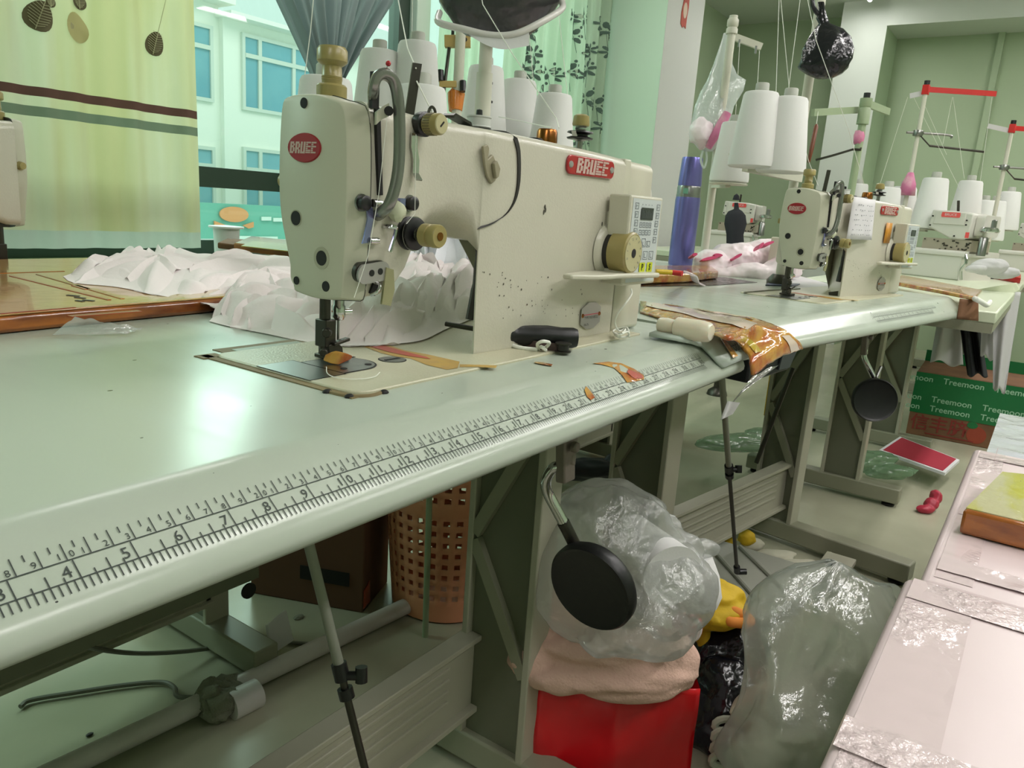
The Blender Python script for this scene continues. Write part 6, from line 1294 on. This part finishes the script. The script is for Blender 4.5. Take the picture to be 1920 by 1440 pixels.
# yellow cloth with orange cuff, black bag, rope
soft('yellow_cloth', 'yellow cloth with an orange cuff behind the red gift bag', [(1335, 1120, 1.30, .036, (1.5, 1, .8)), (1340, 1150, 1.29, .042, (1.4, 1, .6)), (1318, 1190, 1.30, .02, (.6, .8, 2.0))], 'cloth', M['yellow_cl'], 4, .2)
b = MB(); b.tube(smooth([P(1362, 1142, d=1.27), P(1385, 1150, d=1.26), P(1405, 1162, d=1.26), P(1400, 1168, d=1.25), P(1372, 1166, d=1.25), P(1358, 1156, d=1.26)], 5), .009, 10); tag(b.build('orange_cuff', M['orange_cl']), 'orange ribbed cuff poking out of the yellow cloth', 'cloth')
soft('black_sack', 'full black plastic sack behind the red gift bag', [(1360, 1235, 1.34, .10, (.62, .8, .85)), (1355, 1320, 1.28, .10, (.58, .8, .8)), (1345, 1370, 1.26, .08, (.6, .8, .5))], 'bag', M['black_bag'], 6, .16, crump=(.06, .02))
b = MB()
for k in range(4): b.tube([P(1362+22*math.cos(a+k)-2*k, 1360+12*math.sin(a+k)+22*k, d=1.19-.015*k) for a in [j*.5 for j in range(14)]], .006, 8)
tag(b.build('white_rope', M['rope']), 'coil of thick white cord on the floor beside the red gift bag', 'rope')
# large clear sack
rows = [(1062, 1560, 1600), (1075, 1535, 1625), (1090, 1500, 1680), (1110, 1450, 1700), (1135, 1428, 1725), (1180, 1415, 1760), (1240, 1396, 1760), (1310, 1376, 1760), (1370, 1366, 1760), (1425, 1362, 1760), (1470, 1372, 1740)]
b = MB(); rs = []
for v, l, r in rows:
    zc = 1.07+.10*(1440-v)/400; rs.append(bagrow(v, l, r, zc, .42, 72, 3, .24))
for q in rs[-2:]:
    for p in q: p.z = max(p.z, F+.004)
b.loft(rs); o = b.build('clear_sack', M['film_sack'], ang=180); tag(o, 'big clear plastic sack standing on the floor beside the pink bench', 'bag'); s = o.modifiers.new('sub', 'SUBSURF'); s.levels = s.render_levels = 2; crumple(o, .13, .05)
soft('sack_contents', 'pale folded stuff inside the big clear sack', [(1500, 1330, 1.13, .08, (1.2, .6, .5)), (1560, 1385, 1.10, .08, (1.2, .6, .5)), (1440, 1410, 1.10, .05, (1.1, .6, .6)), (1600, 1300, 1.12, .06, (1.0, .6, .8))], 'cloth', M['sack_in'], 9, .2)
# pink wrapped benches along the aisle
def bench(label, x0, x1, y0, y1, z, seams, seed):
    t = thing('wrapped_bench', label, 'bench', ((x0+x1)/2, (y0+y1)/2, F), 0, 'pink wrapped benches')
    MB().box((x0, y0, z-.035), (x1, y1, z)).build('padded_top', M['bench_pink'], t, bevel=.008, seg=3)
    for i, (a, c, e, f) in enumerate(seams):
        b = MB(); nx, ny = max(2, int((c-a)/.0045)), max(2, int((f-e)/.0045)); rnd = random.Random(seed+i)
        def fn(s, v):
            x, y = a+(c-a)*s, e+(f-e)*v; long_x = (c-a) > (f-e)
            q = V(x*22, y*140, seed) if not long_x else V(x*140, y*22, seed)
            h = .0006+.0016*max(0, noise.noise(q))*max(0, noise.noise(V(x*14, y*14, seed+3))+.15)+.0009*max(0, noise.noise(V(x*60, y*60, seed+9)))
            return V(x, y, z+h)
        b.grid(lambda s, v: fn(s, v)+V(0, 0, .0005*i), nx, ny); b.build('clear_tape', M['bench_tape'], t, ang=180)
    b = MB()
    for a, c in ((x0+.06, y1-.05), (x1-.06, y1-.05), (x0+.06, y0+.05), (x1-.06, y0+.05)): b = MB().box((a-.02, c-.02, F), (a+.02, c+.02, z-.035)); b.build('leg', M['leg'], t)
    b = MB(); rnd = random.Random(seed*3)
    for k in range(9):
        x, y = x0+.05+(x1-x0-.1)*rnd.random(), y1-.03-.25*rnd.random(); l = .03+.09*rnd.random(); lx = rnd.random() < .5
        p = [V(x+(l*j/6 if lx else .004*noise.noise(V(j, k, 0))), y-(0 if lx else l*j/6)+(.004*noise.noise(V(j, k, 3)) if lx else 0), z+.0016) for j in range(7)]; b.strip(p, .0009, .0004, (0,1,0) if lx else (1,0,0))
    b.build('fold_crease', M['crease'], t)
    return t
bench('nearest pink wrapped bench with glossy clear tape, cut by the photo corner', -.35, .790, -.95, -.337, -.195, [(.1, .785, -.40, -.345), (.2, .785, -.49, -.455), (.735, .785, -.9, -.345), (.46, .50, -.9, -.34), (.3, .34, -.9, -.34)], 2)
bench('farther pink wrapped bench with the amber packet on it', .80, 1.432, -.97, -.349, -.200, [(.82, 1.42, -.395, -.36), (1.05, 1.09, -.9, -.36), (1.37, 1.41, -.9, -.36), (.84, .88, -.9, -.36)], 5)
t = thing('amber_packet', 'amber taped flat packet lying on the farther pink bench', 'packet', P(1860, 970, z=-.2))
zt = -.168; c = [P(1806, 955, z=zt), P(1878, 884, z=zt), P(1990, 896, z=zt), P(2010, 1004, z=zt)]
b = MB(); slab(b, c, -.1985, zt); b.build('packet_side', M['amber_side'], t, bevel=.004)
b = MB(); slab(b, [p.lerp((c[0]+c[2])/2, .05) for p in c], zt-.001, zt+.0012); b.build('packet_top', M['packet_top'], t)
b = MB(); b.box((1.52, -.95, F), (1.95, -.372, -.235)); o = b.build('wrapped_carton', M['wrap_grey'], bevel=.012, seg=3); tag(o, 'pale grey film wrapped carton behind the farther pink bench', 'box')
b = MB(); b.grid(lambda s, v: V(1.515+.44*s, -.96+.595*v, -.232+.006*max(0, noise.noise(V(s*9, v*14, 2)))), 40, 40); b.build('wrap_film', M['wrap_top'], o, ang=180)
# open carton with green tape in front of the overlock table
A, B = P(1698, 812, z=F), P(1875, 846, z=F); u_ = (B-A).normalized(); h = P(1716, 690, d=(A-CAM).dot(RF)).z-F
t, A, u, w_, L = carton('open brown fruit carton banded with green printed tape', A, A+u_*.52, .36, h, M['card'], 'fruit_carton')
n_ = -w_
g0 = h*.36; b = MB().mat(M['green_tape']); b.prism([(-.002, g0), (L+.002, g0), (L+.002, h*.99), (-.002, h*.99)], A, u, (0,0,1), n_*.0015); b.mat(M['tape_text'])
for r, zz in enumerate((h*.455, h*.60, h*.90)):
    for k in range(4): b.text('Treemoon', h*.125, A+u*(-.04+.185*k+(.03 if r == 2 else 0))+V(0,0,zz)+n_*.0022, u, (0,0,1), bold=.012)
b.build('green_tape', None, t)
b = MB(); b.text('信丰脐', h*.26, A+u*.115+V(0,0,h*.20)+n_*.0012, u, (0,0,1), bold=.01); b.build('red_lettering', M['card_red'], t)
b = MB(); b.prism(oval(h*.13, h*.13), A+u*.255+V(0,0,h*.17), u, (0,0,1), n_*.0012); b.build('orange_print', M['card_orange'], t)
b = MB(); b.prism(oval(h*.07, h*.05), A+u*.235+V(0,0,h*.31), u, (0,0,1), n_*.0022); b.build('leaf_print', M['green_tape'], t)
b = MB(); b.bar(A+u*.07+V(0,0,h*.06)+n_*.001, A+u*.25+V(0,0,h*.06)+n_*.001, .001, .005); b.build('small_print', M['card_red'], t)
b = MB(); b.prism([(.0, 0), (L, 0), (L, .05), (0, .05)], A+w_*.34+V(0,0,h), u, V(0,0,1), w_*.004); b.build('back_flap', M['green_tape'], t)
# cloths hanging from the ivory table
def hang(name, label, u0, v0, u1, v1, u2, v2, u3, v3, d, m, cat='cloth', n=5, amp=.012, ph=0):
    b = MB(); b.grid(lambda s, v: P((u0+(u1-u0)*s)*(1-v)+(u3+(u2-u3)*s)*v, (v0+(v1-v0)*s)*(1-v)+(v3+(v2-v3)*s)*v+4*math.sin(s*9+ph)*v, d=d+amp*math.sin(s*n*6.28+ph+v*1.3)), 40, 24); return tag(b.build(name, m, ang=180, solid=.0015), label, cat)
dw = (P(1880, 545, z=-.03)-CAM).dot(RF)-.04
hang('white_cloth', 'white cloth hanging in long folds from the front of the ivory table', 1862, 543, 1914, 548, 1884, 736, 1862, 728, dw, M['white_cloth'], n=1.2, amp=.014)
hang('white_cloth', 'shorter white cloth tip behind the long hanging cloth', 1842, 556, 1870, 552, 1862, 676, 1838, 664, dw+.05, M['white_cloth'], n=.8, amp=.01, ph=1)
hang('black_trousers', 'black cloth hanging beside the white cloth into the fruit carton', 1796, 588, 1832, 586, 1852, 705, 1814, 703, dw+.12, M['form_black'], n=2, amp=.02)
hang('pale_cloth', 'pale grey cloth hanging behind the black cloth', 1758, 600, 1800, 596, 1806, 688, 1744, 676, dw+.35, M['white_cloth'], n=1.3, amp=.016, ph=2)
t = thing('amber_board', 'long amber taped board lying between second machine and overlock table', 'cardboard', P(1750, 545, z=.0))
b = MB(); slab(b, [P(1668, 535, z=.0), P(1760, 552, z=.0), P(1828, 566, z=.0), P(1840, 552, z=.0), P(1690, 522, z=.0)], .002, .012); b.build('taped_top', M['amber_tape'], t, bevel=.003)
b = MB(); b.grid(lambda s, v: P(1800+34*s-6*v*(1-s), 560+4*s+38*v, d=(P(1815, 562, z=0)-CAM).dot(RF)-.02), 6, 6); b.build('bent_flap', M['card'], t, solid=.003)
b = MB(); b.tube(smooth([P(1828, 560, z=.02), P(1840, 566, z=.01), P(1850, 572, z=-.005), P(1856, 566, z=.0)], 4), .006, 8); tag(b.build('torn_thread', M['thread'], ang=180), 'tuft of white thread at the corner of the amber board', 'thread')
hang('ivory_cloth', 'ivory cloth strip lying along the front of the overlock table', 1800, 548, 1906, 530, 1912, 541, 1846, 566, dw-.02, M['ivory_cl'], n=1, amp=.002)
b = MB(); slab(b, [P(1820, 520, z=-.03), P(1880, 517, z=-.03), P(1912, 523, z=-.03), P(1912, 532, z=-.03), P(1860, 522, z=-.03)], -.029, -.006); tag(b.build('red_box', M['red_p']), 'flat red strip lying on the overlock table', 'box')
for u, v, c_, lab, r in ((1829, 490, 'green_p', 'green plastic holder beside the overlock machine', .022), (1840, 490, 'blue_p', 'blue plastic holder beside the green one', .02)):
    q = P(u, 524, z=-.03); MBq = MB().lathe([(r, 0), (r, .085), (r*.8, .087)], q, n=18); tag(MBq.build('tool_holder', M[c_]), lab, 'holder')
q = P(1848, 475, z=.05); b = MB(); q = P(1838, 523, z=-.03); b.cyl(q, q+V(0, 0, .23), .004, 8); tag(b.build('lamp_arm', M['pole']), 'thin pale rod rising beside the green holder', 'rod')
soft('white_scraps', 'white cloth scraps heaped on the overlock table beside the black box', [(1855, 500, 2.55, .045, (1.3, .8, .6)), (1882, 512, 2.6, .04, (1.3, .8, .5)), (1830, 504, 2.5, .025, (1.4, .8, .5))], 'cloth', M['white_cloth'], 2, .2)
b = MB(); q = P(1836, 514, z=-.03); b.bar(P(1813, 512, z=-.01), P(1856, 514, z=-.01), .05, .04); tag(b.build('black_case', M['black'], bevel=.003), 'small black case in front of the white scraps', 'box')
# bits on the floor further back
t = thing('red_sign', 'red and white board lying flat on the foot of the overlock table', 'sign', P(1725, 850, z=F+.07))
c = [P(1691, 820, z=F+.075), P(1793, 860, z=F+.075), P(1768, 882, z=F+.075), P(1656, 843, z=F+.075)]; b = MB(); slab(b, [p+(p-(c[0]+c[2])/2)*.10 for p in c], F+.063, F+.073); b.build('white_border', M['paper'], t)
b = MB(); slab(b, c, F+.073, F+.0745); b.build('red_face', M['rose'], t)
soft('red_rag', 'dark red rag wrapped on the end of a table foot', [(1735, 955, 2.36, .022, (1.2, .9, .6)), (1746, 945, 2.38, .024, (.9, .9, .8)), (1755, 932, 2.4, .024, (.7, .9, .9))], 'cloth', M['rose'], 3, .2)
soft('green_bag', 'green translucent plastic bag lying on the floor under the overlock table', [(1620, 865, 2.6, .08, (1.3, .7, .45)), (1670, 885, 2.55, .06, (1.3, .7, .4))], 'bag', M['green_film'], 5, .25)
hang('yellow_strip', 'yellow plastic strip hanging behind the second table leg', 1443, 704, 1480, 706, 1470, 784, 1432, 778, 2.3, M['yellow_cl'], n=1, amp=.01)
soft('yellow_rag', 'yellow and black rag on the floor behind the treadle', [(1345, 1012, 1.95, .03, (1.6, .8, .5)), (1400, 1008, 1.98, .022, (1, .8, .9))], 'cloth', M['yellow_cl'], 6, .25)
soft('peach_rag', 'long peach cloth scrap on the floor along the table foot', [(1405, 1022, 2.0, .03, (1.2, .8, .7)), (1450, 1042, 1.95, .035, (1.6, .8, .45)), (1500, 1058, 1.9, .03, (1.6, .8, .4))], 'cloth', M['sack_in'], 7, .2)
soft('green_scrap', 'pale green plastic scrap beside the leg of the second table', [(1180, 900, 1.9, .04, (1, .8, .7))], 'plastic', M['green_film'], 6, .2)
soft('dark_rag', 'dark rag on the floor behind the knee lift rod', [(1110, 880, 2.0, .07, (1.5, .8, .4)), (1180, 868, 2.0, .06, (1.0, .8, .6))], 'cloth', M['box_navy'], 8, .25)
soft('green_reflection_sheet', 'pale green sheet standing in for the floor reflection between the table legs', [(1390, 830, 2.5, .10, (1.4, 1.2, .3)), (1440, 815, 2.6, .08, (1, 1.2, .3))], 'plastic', M['green_film'], 4, .2)  # green lumps shaped in place of the green reflection on the floor
